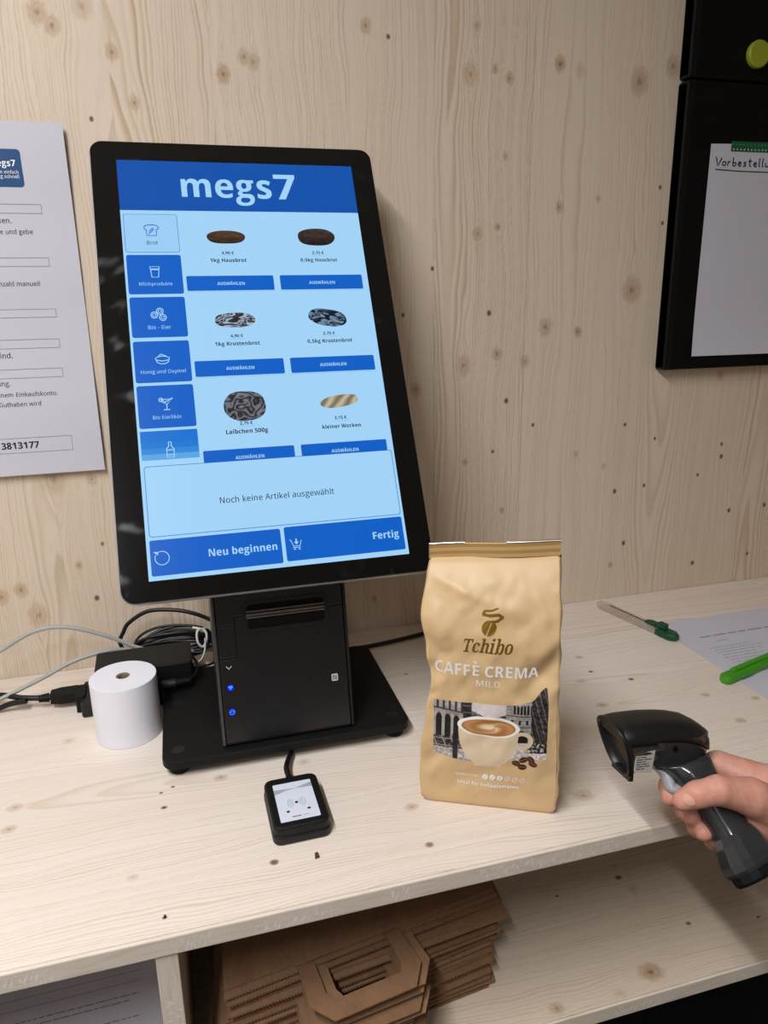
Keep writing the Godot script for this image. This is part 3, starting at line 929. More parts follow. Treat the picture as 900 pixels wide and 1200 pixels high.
# ---------------------------------------------------------------- black boards on the right
func boards() -> void:
	var bm := mat(Color(0.035, 0.035, 0.036), 0.5, 0.0, 0.35)
	var bf := mat(Color(0.022, 0.022, 0.023), 0.55, 0.0, 0.3)
	for k in 2:
		var y0 := 0.379 if k == 0 else 0.7805
		var y1 := 0.7775 if k == 0 else 1.18
		var t := thing("magnetic_board", ["black framed magnetic board holding a hand-lettered white sheet", "black framed magnetic board with a lime green round magnet"][k], "board", Vector3(0.5805 + 0.32, (y0 + y1) / 2, 0.0005), Vector3.ZERO, "black boards on the wooden wall")
		var h := (y1 - y0) / 2
		var s := begin()
		slab(s, rrect(0.64, h * 2, 0.004, 3), 0.0, 0.0212, 0.0016)
		part(t, "board_face", s, bf)
		var w := 0.0125
		for e in [Vector4(-0.32 + w / 2, 0, w, h * 2), Vector4(0.32 - w / 2, 0, w, h * 2)]:
			s = begin()
			slab(s, rrect(e.z, e.w, 0.003, 3, e.x, e.y), 0.0008, 0.0228, 0.0022)
			part(t, "frame_rail", s, bm)
	# sheet on the lower board
	var p := thing("handwritten_sheet", "white paper sheet with handwritten heading taped to black board", "paper sheet", Vector3(0.6275, 0.3985, 0.0222))
	var s := begin()
	s.set_smooth_group(1)
	for i in 24:
		for k in 8:
			var f := func(u: float, v: float) -> Vector3:
				return Vector3(u * 0.21, v * 0.302 - (0.003 * (1.0 - u * 2.0) if v > 0.99 else 0.0), 0.0004 + 0.006 * pow(maxf(0.0, 0.25 - v) / 0.25, 2.0) * (0.3 + u))
			var a: Vector3 = f.call(k / 8.0, i / 24.0); var b: Vector3 = f.call((k + 1) / 8.0, i / 24.0); var c: Vector3 = f.call((k + 1) / 8.0, (i + 1) / 24.0); var d: Vector3 = f.call(k / 8.0, (i + 1) / 24.0)
			quad(s, a, b, c, d)
			var bk := Vector3(0, 0, -0.0002)
			quad(s, b + bk, a + bk, d + bk, c + bk)
	part(p, "sheet", s, M.paper)
	# handwriting: strokes in a 10 unit high grid
	var pen := {
		"V": [[[0, 10], [0.8, 5], [1.6, 0], [3.4, 5], [4.4, 9]]],
		"o": [[[2.4, 5], [0.9, 4.2], [0.6, 2], [1.6, 0.4], [3, 1], [3.4, 3.2], [2.4, 5]]],
		"r": [[[0.8, 5], [0.7, 0]], [[0.7, 3.2], [1.6, 4.9], [2.8, 5]]],
		"b": [[[0.7, 10], [0.6, 0.5], [2, 0.1], [3.2, 1.8], [2.8, 4], [0.8, 3.6]]],
		"e": [[[0.7, 2.8], [3.0, 3.2], [2.6, 4.9], [1.1, 4.6], [0.6, 2.2], [1.5, 0.3], [3.2, 0.8]]],
		"s": [[[3, 4.8], [1.2, 4.6], [1.0, 3.2], [2.7, 2.2], [2.6, 0.6], [0.6, 0.3]]],
		"t": [[[1.6, 9], [1.5, 0.8], [2.8, 0.3]], [[0.3, 6], [3, 6.3]]],
		"l": [[[1, 10], [0.9, 1], [1.8, 0.1]]],
		"u": [[[0.7, 5], [0.7, 1.4], [1.6, 0.2], [3, 1.4], [3.2, 5], [3.3, 0.2]]],
		"n": [[[0.7, 5], [0.7, 0]], [[0.7, 3.6], [2, 5], [3, 4], [3.1, 0]]],
		"g": [[[3, 4.8], [1, 4.6], [0.7, 1.6], [2.6, 1], [3.1, 4.6], [3, -2.6], [1, -3]]],
	}
	var x := 0.0105
	var ink := mat(Color(0.045, 0.045, 0.05), 0.5)
	for ch in "Vorbestellung":
		s = begin()
		for st in pen[ch]:
			var pts := PackedVector2Array()
			for q in st:
				pts.append(Vector2(x + q[0] * 0.0022, 0.2705 + q[1] * 0.00118))
			ribbon(s, pts, 0.0018, 0.0007)
		part(p, "pen_letter", s, ink)
		x += (0.0100 if ch == "V" else 0.0058 if ch == "l" else 0.0090)
	s = begin()
	ribbon(s, PackedVector2Array([Vector2(0.011, 0.2655), Vector2(0.05, 0.2640), Vector2(0.115, 0.2635)]), 0.0014, 0.0007)
	part(p, "pen_underline", s, ink)
	var tape := thing("washi_tape", "dark green adhesive tape with white dots at the sheet top", "tape", Vector3(0.6615, 0.6885, 0.0229))
	s = begin()
	slab(s, rrect(0.075, 0.0135, 0.0, 1, 0.0375, 0.0068), 0.0, 0.0002)
	part(tape, "strip", s, mat(Color(0.07, 0.36, 0.22), 0.5))
	for k in 11:
		for r in 2:
			plate(tape, "dot", ellipse(0.0011, 0.0011, 10, Vector2(0.0045 + k * 0.0062 - r * 0.002, 0.0030 + r * 0.0066)), 0.0003, mat(Color(0.86, 0.9, 0.86), 0.6) if r == 0 else mat(Color(0.35, 0.6, 0.45), 0.6))
	var mg := thing("round_magnet", "lime green round magnet on upper black board", "magnet", Vector3(0.6885, 0.8135, 0.0219))
	s = begin()
	lathe(s, [Vector2(0.0175, 0.0), Vector2(0.0178, 0.0055), Vector2(0.0168, 0.0072), Vector2(0.0155, 0.0078)], 40)
	var mo := part(mg, "disc", s, mat(Color(0.60, 0.64, 0.16), 0.4))
	mo.rotation = Vector3(PI / 2, 0, 0)

# ---------------------------------------------------------------- coffee bag
const BAG_TURN := -0.4592

func ridge(x: float, y: float, a: Vector2, b: Vector2, w: float, depth: float) -> float:
	var p := Vector2(x, y)
	var ab := b - a
	var t := clampf((p - a).dot(ab) / ab.length_squared(), -0.25, 1.25)
	var d := (p - a - ab * t).length()
	var e := clampf(minf(t + 0.25, 1.25 - t) * 2.2, 0.0, 1.0)
	return depth * exp(-d * d / (w * w)) * e

# half width of the bag at height y, left and right (mm)
func bag_side(y: float, right: bool) -> float:
	var ys := [0.0, 8.0, 30.0, 60.0, 100.0, 135.0, 165.0, 205.0, 240.0, 254.0, 270.0]
	var lw := [60.0, 65.5, 67.0, 66.0, 61.0, 56.0, 61.0, 67.0, 63.5, 62.0, 63.0]
	var rw := [65.0, 68.0, 69.5, 69.0, 67.0, 65.5, 65.0, 64.5, 63.0, 62.0, 61.5]
	for i in ys.size() - 1:
		if y <= ys[i + 1]:
			var f: float = smoothstep(ys[i], ys[i + 1], y)
			return lerpf(rw[i], rw[i + 1], f) if right else lerpf(lw[i], lw[i + 1], f)
	return 62.0

func bag_front(x: float, y: float) -> float:
	# depth of the front face before the bag's middle plane (mm)
	var d := 40.0 - 6.0 * smoothstep(60.0, 170.0, y)
	if y > 165.0:
		d *= pow(cos(clampf((y - 165.0) / 90.0, 0.0, 1.0) * PI / 2), 0.75)
	d = maxf(d, 0.6)
	if y > 252.0:
		return 0.6 + 0.35 * sin(y * 3.0)
	var f := smoothstep(0.0, 20.0, y) * (1.0 - smoothstep(225.0, 252.0, y))
	var k := 0.0
	var edge := clampf(absf(x) / 66.0, 0.0, 1.0)
	k += 3.0 * (1.0 - edge * edge) * smoothstep(10.0, 80.0, y)
	k += ridge(x, y, Vector2(62, 168), Vector2(34, 128), 10.0, -6.0)
	k += ridge(x, y, Vector2(66, 190), Vector2(44, 158), 8.0, 3.0)
	k += ridge(x, y, Vector2(52, 118), Vector2(64, 140), 7.0, 3.0)
	k += ridge(x, y, Vector2(-62, 178), Vector2(-44, 158), 7.0, -4.5)
	k += ridge(x, y, Vector2(-60, 150), Vector2(-46, 140), 6.0, -3.0)
	k += ridge(x, y, Vector2(-56, 205), Vector2(-40, 175), 8.0, 2.2)
	k += ridge(x, y, Vector2(-58, 240), Vector2(-10, 218), 4.0, 2.0)
	k += ridge(x, y, Vector2(-10, 218), Vector2(30, 208), 6.0, 1.3)
	k += ridge(x, y, Vector2(40, 222), Vector2(52, 200), 4.0, 1.8)
	k += ridge(x, y, Vector2(-20, 200), Vector2(25, 190), 9.0, -1.3)
	k += ridge(x, y, Vector2(-62, 40), Vector2(-48, 60), 6.0, -2.5)
	k += ridge(x, y, Vector2(-60, 118), Vector2(-50, 124), 4.0, -2.2)
	k += ridge(x, y, Vector2(20, 118), Vector2(56, 108), 5.0, 1.2)
	k += nz.get_noise_2d(x * 0.030, y * 0.026) * 1.5 + nz.get_noise_2d(x * 0.075, y * 0.06 + 9.0) * 0.5
	return d + k * f

func bag_point(q: Vector2, off: float) -> Vector3:
	# q in metres on the front, off in metres in front of it
	var x := q.x * 1000.0; var y := q.y * 1000.0
	var lean := 0.06 * maxf(0.0, y - 120.0) * 0.0
	var rise := smoothstep(150.0, 265.0, y) * x * 0.075
	return Vector3(x, y + rise, bag_front(x, y) - lean) * 0.001 + Vector3(0, 0, off)

func bag_fill(s: SurfaceTool, p: PackedVector2Array, z: float) -> void:
	var tix := Geometry2D.triangulate_polygon(p)
	for k in range(0, tix.size(), 3):
		var a := p[tix[k]]; var b := p[tix[k + 1]]; var c := p[tix[k + 2]]
		if (b - a).cross(c - a) < 0.0:
			var q := b; b = c; c = q
		tri(s, bag_point(a, z), bag_point(b, z), bag_point(c, z))

func coffee_bag() -> void:
	nz.seed = 90
	var t := thing("coffee_bag", "gold foil coffee bag printed with a cup, CAFFÈ CREMA, standing on the worktop", "coffee bag", Vector3(0.1379, 0.0005, 0.4001), Vector3(0, BAG_TURN, 0))
	# the printed film
	var print_tex := paint(560, 1120, bag_print)
	var film := mat(Color.WHITE, 0.46, 0.0, 0.5)
	film.albedo_texture = print_tex
	var ys := PackedFloat32Array()
	for i in 96:
		ys.append(253.0 * i / 95.0)
	var nx := 48
	var v := PackedVector3Array(); var uv := PackedVector2Array(); var ix := PackedInt32Array()
	# around: front nx, right side 10, back nx, left side 10
	var around := nx + 10 + nx + 10
	for y in ys:
		var l := -bag_side(y, false); var r := bag_side(y, true)
		var pin := smoothstep(0.0, 6.0, y)
		for k in around:
			var p := Vector3.ZERO
			var c := Vector2(0.02, 0.02)
			if k < nx:
				var x := lerpf(l, r, float(k) / nx)
				p = bag_point(Vector2(x, y) * 0.001, 0.0)
				c = Vector2((x + 70.0) / 140.0, 1.0 - y / 280.0)
			elif k < nx + 10:
				var f := (k - nx) / 10.0
				var d := bag_front(r, y)
				var gus := sin(f * PI) * (2.5 + 14.0 * smoothstep(120.0, 250.0, y)) * (0.25 if y < 60.0 else 1.0)
				p = Vector3(r - gus + nz.get_noise_2d(f * 2.0 + 40.0, y * 0.03) * 1.5, y + smoothstep(150.0, 265.0, y) * r * 0.075, lerpf(d, -d, f)) * 0.001
			elif k < nx * 2 + 10:
				var f := (k - nx - 10) / float(nx)
				var x := lerpf(r, l, f)
				p = Vector3(x, y + smoothstep(150.0, 265.0, y) * x * 0.075, -bag_front(x, y)) * 0.001
			else:
				var f := (k - nx * 2 - 10) / 10.0
				var d := bag_front(l, y)
				var gus := sin(f * PI) * (2.5 + 14.0 * smoothstep(120.0, 250.0, y)) * (0.25 if y < 60.0 else 1.0)
				p = Vector3(l + gus + nz.get_noise_2d(f * 2.0 + 70.0, y * 0.03) * 1.5, y + smoothstep(150.0, 265.0, y) * l * 0.075, lerpf(-d, d, f)) * 0.001
			if y < 6.0:
				p.x *= lerpf(0.985, 1.0, pin); p.z *= lerpf(0.97, 1.0, pin)
			v.append(p); uv.append(c)
	for i in ys.size() - 1:
		for k in around:
			var j := (k + 1) % around
			var a := i * around + k; var b := i * around + j; var c := (i + 1) * around + j; var d := (i + 1) * around + k
			ix.append_array([a, c, b, a, d, c])
	# bottom
	var cb := v.size()
	v.append(Vector3(0, 0.001, 0)); uv.append(Vector2(0.02, 0.02))
	for k in around:
		ix.append_array([cb, k, (k + 1) % around])
	var s := SurfaceTool.new()
	s.begin(Mesh.PRIMITIVE_TRIANGLES)
	s.set_smooth_group(0)
	for i in ix:
		s.set_uv(uv[i])
		s.add_vertex(v[i])
	s.generate_normals()
	part_mesh(t, "bag_body", s.commit(), film)
	# folded seal with silver foil at the lip
	var gold := mat(Color(0.75, 0.61, 0.39), 0.4, 0.2)
	s = begin()
	var wave := func(x: float) -> float:
		return 0.0014 * sin(x * 62.0 + 0.6) + 0.0012 * sin(x * 30.0)
	for i in 40:
		var xa := lerpf(-0.0628, 0.0618, i / 40.0); var xb := lerpf(-0.0628, 0.0618, (i + 1) / 40.0)
		for k in 4:
			var ya := 0.2525 + 0.0034 * k; var yb := ya + 0.0034
			var za := 0.0016 + (0.0006 if k % 2 == 0 else 0.0); var zb := 0.0016 + (0.0 if k % 2 == 0 else 0.0006)
			var ra := xa * 0.078; var rb := xb * 0.078
			quad(s, Vector3(xa, ya + ra, za + wave.call(xa)), Vector3(xb, ya + rb, za + wave.call(xb)), Vector3(xb, yb + rb, zb + wave.call(xb)), Vector3(xa, yb + ra, zb + wave.call(xa)))
			quad(s, Vector3(xb, ya + rb, -za + wave.call(xb)), Vector3(xa, ya + ra, -za + wave.call(xa)), Vector3(xa, yb + ra, -zb + wave.call(xa)), Vector3(xb, yb + rb, -zb + wave.call(xb)))
	for e in [-0.0628, 0.0618]:
		quad(s, Vector3(e, 0.2525 + e * 0.078, 0.002), Vector3(e, 0.2525 + e * 0.078, -0.002), Vector3(e, 0.2661 + e * 0.078, -0.002), Vector3(e, 0.2661 + e * 0.078, 0.002))
	part(t, "top_seal", s, gold)
	for e in [[-0.0628, -0.028], [0.012, 0.0618]]:
		s = begin()
		var pts := PackedVector3Array()
		for i in 13:
			var x := lerpf(e[0], e[1], i / 12.0)
			pts.append(Vector3(x, 0.2664 + x * 0.078, wave.call(x)))
		tube(s, pts, 0.0016, 8)
		part(t, "foil_lip", s, M.steel)
	s = begin()
	var mid := PackedVector3Array()
	for i in 13:
		var x := lerpf(-0.028, 0.012, i / 12.0)
		mid.append(Vector3(x, 0.2655 + x * 0.078, wave.call(x)))
	tube(s, mid, 0.0009, 6)
	part(t, "lip_fold", s, gold)
	# printing that stands on the film
	var bronze := mat(Color(0.62, 0.47, 0.16), 0.3, 0.55)
	var wht := mat(Color(0.93, 0.92, 0.90), 0.45)
	var wp := bag_point
	var z := 0.00035
	lettering(t, "Tchibo", Vector2(-0.002, 0.1755), 0.047, z, bronze, "serif_bold", 0, 0.0150, wp, 0.22)
	lettering(t, "CAFFÈ CREMA", Vector2(-0.0032, 0.1515), 0.0985, z, wht, "sans_bold", 0, 0.0150, wp)
	lettering(t, "MILD", Vector2(-0.001, 0.1365), 0.0225, z, wht, "sans", 0, 0.0060, wp)
	lettering(t, "Intensität", Vector2(-0.0195, 0.0365), 0.0215, 0.0009, wht, "sans", 0, 0.0, wp)
	lettering(t, "Ideal für Vollautomaten", Vector2(0.001, 0.0275), 0.060, 0.0009, wht, "sans_bold", 0, 0.0, wp)
	# bean with steam
	s = begin()
	var lc := Vector2(-0.0015, 0.1925)
	for h in 2:
		var bean := PackedVector2Array()
		for k in 13:
			var a := PI / 2 + PI * k / 12.0 + h * PI
			bean.append(lc + Vector2(cos(a) * 0.0062 + (0.0006 if h == 1 else -0.0006), sin(a) * 0.0072).rotated(-0.35))
		bag_fill(s, bean, z)
	var steam := [[Vector2(0.002, 0.0062), Vector2(0.0072, 0.0066), Vector2(0.0125, 0.0105), Vector2(0.0085, 0.0130), Vector2(0.0005, 0.0118), Vector2(-0.0062, 0.0128), Vector2(-0.0045, 0.0160), Vector2(0.002, 0.0165), Vector2(0.0075, 0.0190)]]
	for p in steam:
		for i in p.size() - 1:
			var a: Vector2 = lc + p[i]; var b: Vector2 = lc + p[i + 1]
			var d := (b - a).normalized()
			var w := 0.0016 * (1.0 - absf(i - 2.5) / 8.0)
			var q := Vector2(-d.y, d.x) * w
			quad(s, bag_point(a - q - d * 0.0004, z), bag_point(b - q + d * 0.0004, z), bag_point(b + q + d * 0.0004, z), bag_point(a + q - d * 0.0004, z))
	part(t, "brand_mark", s, bronze)
	z = 0.0009
	for k in 6:
		s = begin()
		var c := Vector2(0.0005 + k * 0.0072 - 0.003, 0.0362)
		c.x += 0.001
		if k < 3:
			for h in 2:
				var bean := PackedVector2Array()
				for i in 9:
					var a := PI / 2 + PI * i / 8.0 + h * PI
					bean.append(c + Vector2(cos(a) * 0.0024 + (0.0003 if h == 1 else -0.0003), sin(a) * 0.0031).rotated(-0.5))
				bag_fill(s, bean, z)
		else:
			var rim := ellipse(0.0023, 0.0030, 16)
			for i in 16:
				var a := c + rim[i].rotated(-0.5); var b := c + rim[(i + 1) % 16].rotated(-0.5)
				var a2 := c + rim[i].rotated(-0.5) * 0.82; var b2 := c + rim[(i + 1) % 16].rotated(-0.5) * 0.82
				quad(s, bag_point(a2, z), bag_point(a, z), bag_point(b, z), bag_point(b2, z))
			var d1 := Vector2(0, 0.0028).rotated(-0.5)
			quad(s, bag_point(c - d1 + Vector2(-0.0002, 0), z), bag_point(c - d1 + Vector2(0.0002, 0), z), bag_point(c + d1 + Vector2(0.0002, 0), z), bag_point(c + d1 + Vector2(-0.0002, 0), z))
		part(t, "strength_bean", s, wht)

# print on the front of the bag: u across 140 mm, v down 280 mm
func bag_print(u: float, v: float) -> Color:
	var x := u * 140.0 - 70.0
	var y := 280.0 - v * 280.0
	var film := Color(0.825, 0.70, 0.52)
	var c := film
	if y > 142.0 or y < 40.0:
		return c
	# street photograph behind the cup
	var top := 116.0 + 6.0 * smoothstep(10.0, 55.0, x)
	if x > 36.0:
		top += 14.0 * smoothstep(40.0, 54.0, x) - 18.0 * smoothstep(54.0, 57.0, x)
	var bot := 57.0 + 9.0 * smoothstep(-20.0, 60.0, x) - 4.0 * smoothstep(-55.0, -20.0, x)
	if x > -53.0 and x < 56.5 and y < top and y > bot:
		var n := nz.get_noise_2d(x * 0.22, y * 0.22) * 0.6 + nz.get_noise_2d(x * 0.55, y * 0.55) * 0.25
		var g := 0.34 + n * 0.22
		if x > -16.0 and x < 17.0 and y > 101.0 + absf(x - 3.0) * 0.35:
			g = 0.84 + n * 0.05
		elif x <= -16.0:
			# arcade of four arches, cornice above, cafe tables below
			var persp := (x + 52.0) * 0.10
			var yy := y + persp
			g = 0.58 + n * 0.16
			var aw := 8.6
			var ax := fposmod(x + 52.0, aw) - aw * 0.5
			if absf(ax) < 3.0 and yy > 76.0 and yy < 103.0 - ax * ax * 0.45:
				g = 0.10 + 0.05 * n
			elif absf(absf(ax) - 3.4) < 0.5 and yy < 104.0:
				g = 0.72
			if yy > 107.0 and yy < 108.6:
				g = 0.20
			elif yy >= 108.6:
				g = 0.66 + n * 0.15 if fposmod(x, 6.0) < 3.8 else 0.22
			if x > -24.0:
				g = 0.16 + 0.12 * n if fposmod(y, 7.0) > 1.5 else 0.4
			if y < 79.0:
				g = 0.17 + n * 0.5
				if absf(fposmod(x + y * 0.4, 9.0) - 4.5) < 0.7 or absf(fposmod(y, 8.0) - 4.0) < 0.5:
					g = 0.62
			if y < 66.0:
				g = 0.70 + n * 0.3
			if x > -34.0 and x < -29.0 and y < 82.0:
				g = 0.10
		elif x >= 17.0:
			# tower with a row of narrow windows, gate below, dark house at the side
			g = 0.60 + n * 0.16 + 0.05 * sin(y * 2.4)
			if y > 108.0 and y < 117.0 and x > 24.0 and x < 41.0 and fposmod(x - 24.0, 3.2) < 2.0:
				g = 0.09
			if absf(y - 106.0) < 0.6 or absf(y - 94.5) < 0.5:
				g = 0.25
			if y > 97.0 and y < 102.0 and fposmod(x - 22.0, 7.0) < 2.2:
				g = 0.16
			if x > 41.0:
				g = 0.17 + n * 0.22 + (0.25 if fposmod(x * 0.9 + y * 0.25, 5.0) < 0.7 else 0.0)
			if x > 27.0 and x < 38.0 and y > 76.0 and y < 91.0 - pow(absf(x - 32.5), 2.0) * 0.16:
				g = 0.08
			if y < 78.0 and x > 22.0:
				g = 0.80 + n * 0.25
				if y > 66.0 + (x - 30.0) * 0.1 and x > 38.0:
					g = 0.35 + n * 0.9
		else:
			# roofs at the end of the street
			g = 0.36 + n * 0.25 if y > 94.0 else 0.28 + n * 0.3
			if absf(y - 97.0) < 0.6:
				g = 0.62
		g = clampf(g, 0.05, 0.92)
		c = Color(g * 1.0, g * 0.95, g * 0.93)
	# cup
	var cx := 0.5
	var rim_y := 92.5
	var body := film.lightened(0.30)
	var dy := rim_y - y
	if dy > 0.0 and dy < 44.0:
		var half := 29.0 * sqrt(maxf(0.0, 1.0 - pow(dy / 44.5, 2.6)))
		half = maxf(half, 13.0 if dy < 43.0 else 12.0)
		if absf(x - cx) < half:
			c = body
	# handle
	var hq := Vector2((x - 33.0) / 10.5, (y - 80.0) / 9.5)
	var hl := hq.length()
	if hl < 1.0 and hl > 0.58 and x > 25.0:
		c = body
	var e := Vector2((x - cx) / 30.0, (y - rim_y) / 10.8).length()
	if e < 1.0:
		c = Color(0.93, 0.925, 0.91)
	var e2 := Vector2((x - cx) / 26.0, (y - rim_y + 0.6) / 8.6).length()
	if e2 < 1.0:
		var sw := 0.5 + 0.5 * sin(e2 * 9.0 + atan2(y - rim_y, x - cx - 6.0) * 2.0)
		c = Color(0.66, 0.42, 0.20).lerp(Color(0.93, 0.85, 0.70), clampf((0.85 - e2) * 1.2 + (sw - 0.5) * 0.5, 0, 1))
	# beans beside the cup
	for b in [Vector3(28, 55, 0.5), Vector3(35, 59, -0.4), Vector3(34, 51, 0.1), Vector3(42, 60, 0.9), Vector3(44, 55, 0.3)]:
		var q := (Vector2(x, y) - Vector2(b.x, b.y)).rotated(b.z)
		var d := Vector2(q.x / 4.4, q.y / 3.1).length()
		if d < 1.0:
			c = Color(0.22, 0.11, 0.06) if absf(q.y) > 0.5 else Color(0.5, 0.33, 0.2)
	return c

# ---------------------------------------------------------------- receipt roll, card reader
func receipt_roll() -> void:
	var t := thing("receipt_roll", "white thermal receipt paper roll standing upright beside the terminal base", "paper roll", Vector3(-0.2320, 0.0003, 0.187))
	var s := begin()
	var R := 0.0375; var h := 0.074
	# outer wall, flat ends, hollow core
	var walls := []
	for p in [Vector2(0.0078, 0.0), Vector2(R - 0.0004, 0.0), Vector2(R, 0.0005), Vector2(R, h - 0.0005), Vector2(R - 0.0004, h), Vector2(0.0078, h)]:
		var ring := PackedVector3Array()
		for k in 72:
			ring.append(Vector3(cos(TAU * k / 72) * p.x, p.y, -sin(TAU * k / 72) * p.x))
		walls.append(ring)
	for k in walls.size() - 1:
		loft(s, [walls[k], walls[k + 1]], false, false, k + 1)
	part(t, "paper_winding", s, mat(Color(0.90, 0.90, 0.93), 0.7, 0.0, 0.3))
	s = begin()
	var rings := []
	for p in [Vector2(0.0078, h), Vector2(0.0078, 0.001), Vector2(0.0058, 0.001), Vector2(0.0058, h - 0.001), Vector2(0.0078, h - 0.0008)]:
		var ring := PackedVector3Array()
		for k in 32:
			ring.append(Vector3(cos(TAU * k / 32) * p.x, p.y, -sin(TAU * k / 32) * p.x))
		rings.append(ring)
	for k in rings.size() - 1:
		loft(s, [rings[k], rings[k + 1]], false, false, k + 1)
	part(t, "core_tube", s, mat(Color(0.50, 0.44, 0.38), 0.8))

func card_reader() -> void:
	var t := thing("card_reader", "small black contactless card reader with white label lying before the terminal", "card reader", Vector3(-0.0640, 0.0002, 0.3925), Vector3(0, 0.015, 0))
	var s := begin()
	slab(s, rrect(0.0560, 0.0790, 0.0085, 6), 0.0, 0.0088, 0.0018, flat_at(Vector3.ZERO))
	part(t, "lower_shell", s, M.black_plastic)
	s = begin()
	slab(s, rrect(0.0545, 0.0775, 0.0085, 6), 0.0080, 0.0184, 0.0022, flat_at(Vector3.ZERO))
	part(t, "upper_shell", s, mat(Color(0.06, 0.06, 0.063), 0.5, 0.0, 0.4))
	# label, printed: laid in its own plane (x right, y away from the viewer)
	var lab := Node3D.new()
	lab.name = "label_plate"
	t.add_child(lab)
	lab.transform = flat_at(Vector3(0, 0.0186, 0.0015))
	s = begin()
	slab(s, rrect(0.0385, 0.0580, 0.0012, 3), -0.0002, 0.0001)
	part(lab, "label_film", s, mat(Color(0.84, 0.87, 0.92), 0.35))
	plate(lab, "label_band", PackedVector2Array([Vector2(-0.0192, 0.0125), Vector2(-0.008, 0.0168), Vector2(0.004, 0.0182), Vector2(0.0192, 0.0172), Vector2(0.0192, 0.0245), Vector2(0.002, 0.0185), Vector2(-0.0192, 0.0205)]), 0.0002, mat(Color(0.63, 0.66, 0.71), 0.4))
	var ring := mat(Color(0.66, 0.69, 0.73), 0.4)
	for r in [0.0042, 0.0064, 0.0086]:
		for sd in 2:
			s = begin()
			var arc := PackedVector2Array()
			for k in 13:
				var a := deg_to_rad(-52.0 + 104.0 * k / 12.0) + sd * PI
				arc.append(Vector2(0, -0.0035) + Vector2(cos(a), sin(a)) * r)
			ribbon(s, arc, 0.0007, 0.0002)
			part(lab, "wave_arc", s, ring)
	plate(lab, "centre_dot", ellipse(0.0017, 0.0017, 16, Vector2(0, -0.0035)), 0.0003, mat(Color(0.42, 0.07, 0.12), 0.4))
	for x in [-0.0102, 0.0102]:
		plate(lab, "status_dot", ellipse(0.0017, 0.0015, 16, Vector2(x, -0.0155)), 0.0003, mat(Color(0.13, 0.15, 0.18), 0.2))
	plate(lab, "red_stroke", rrect(0.0085, 0.0013, 0.0, 1, -0.0030, -0.0238), 0.0003, mat(Color(0.72, 0.22, 0.2), 0.4))
	plate(lab, "grey_stroke", rrect(0.0060, 0.0008, 0.0, 1, 0.0058, -0.0238), 0.0003, ring)
	s = begin()
	tube(s, smooth_path([Vector3(0.0005, 0.011, -0.036), Vector3(0.0005, 0.011, -0.050), Vector3(0.001, 0.010, -0.066), Vector3(0.006, 0.007, -0.084), Vector3(0.012, 0.0045, -0.102), Vector3(0.014, 0.0045, -0.130)]), 0.0031, 12)
	part(t, "cable", s, M.cable_black)
	s = begin()
	tube(s, PackedVector3Array([Vector3(0.0005, 0.011, -0.037), Vector3(0.0005, 0.011, -0.047)]), 0.0042, 12, 0.0034)
	part(t, "cable_grommet", s, M.black_matt)

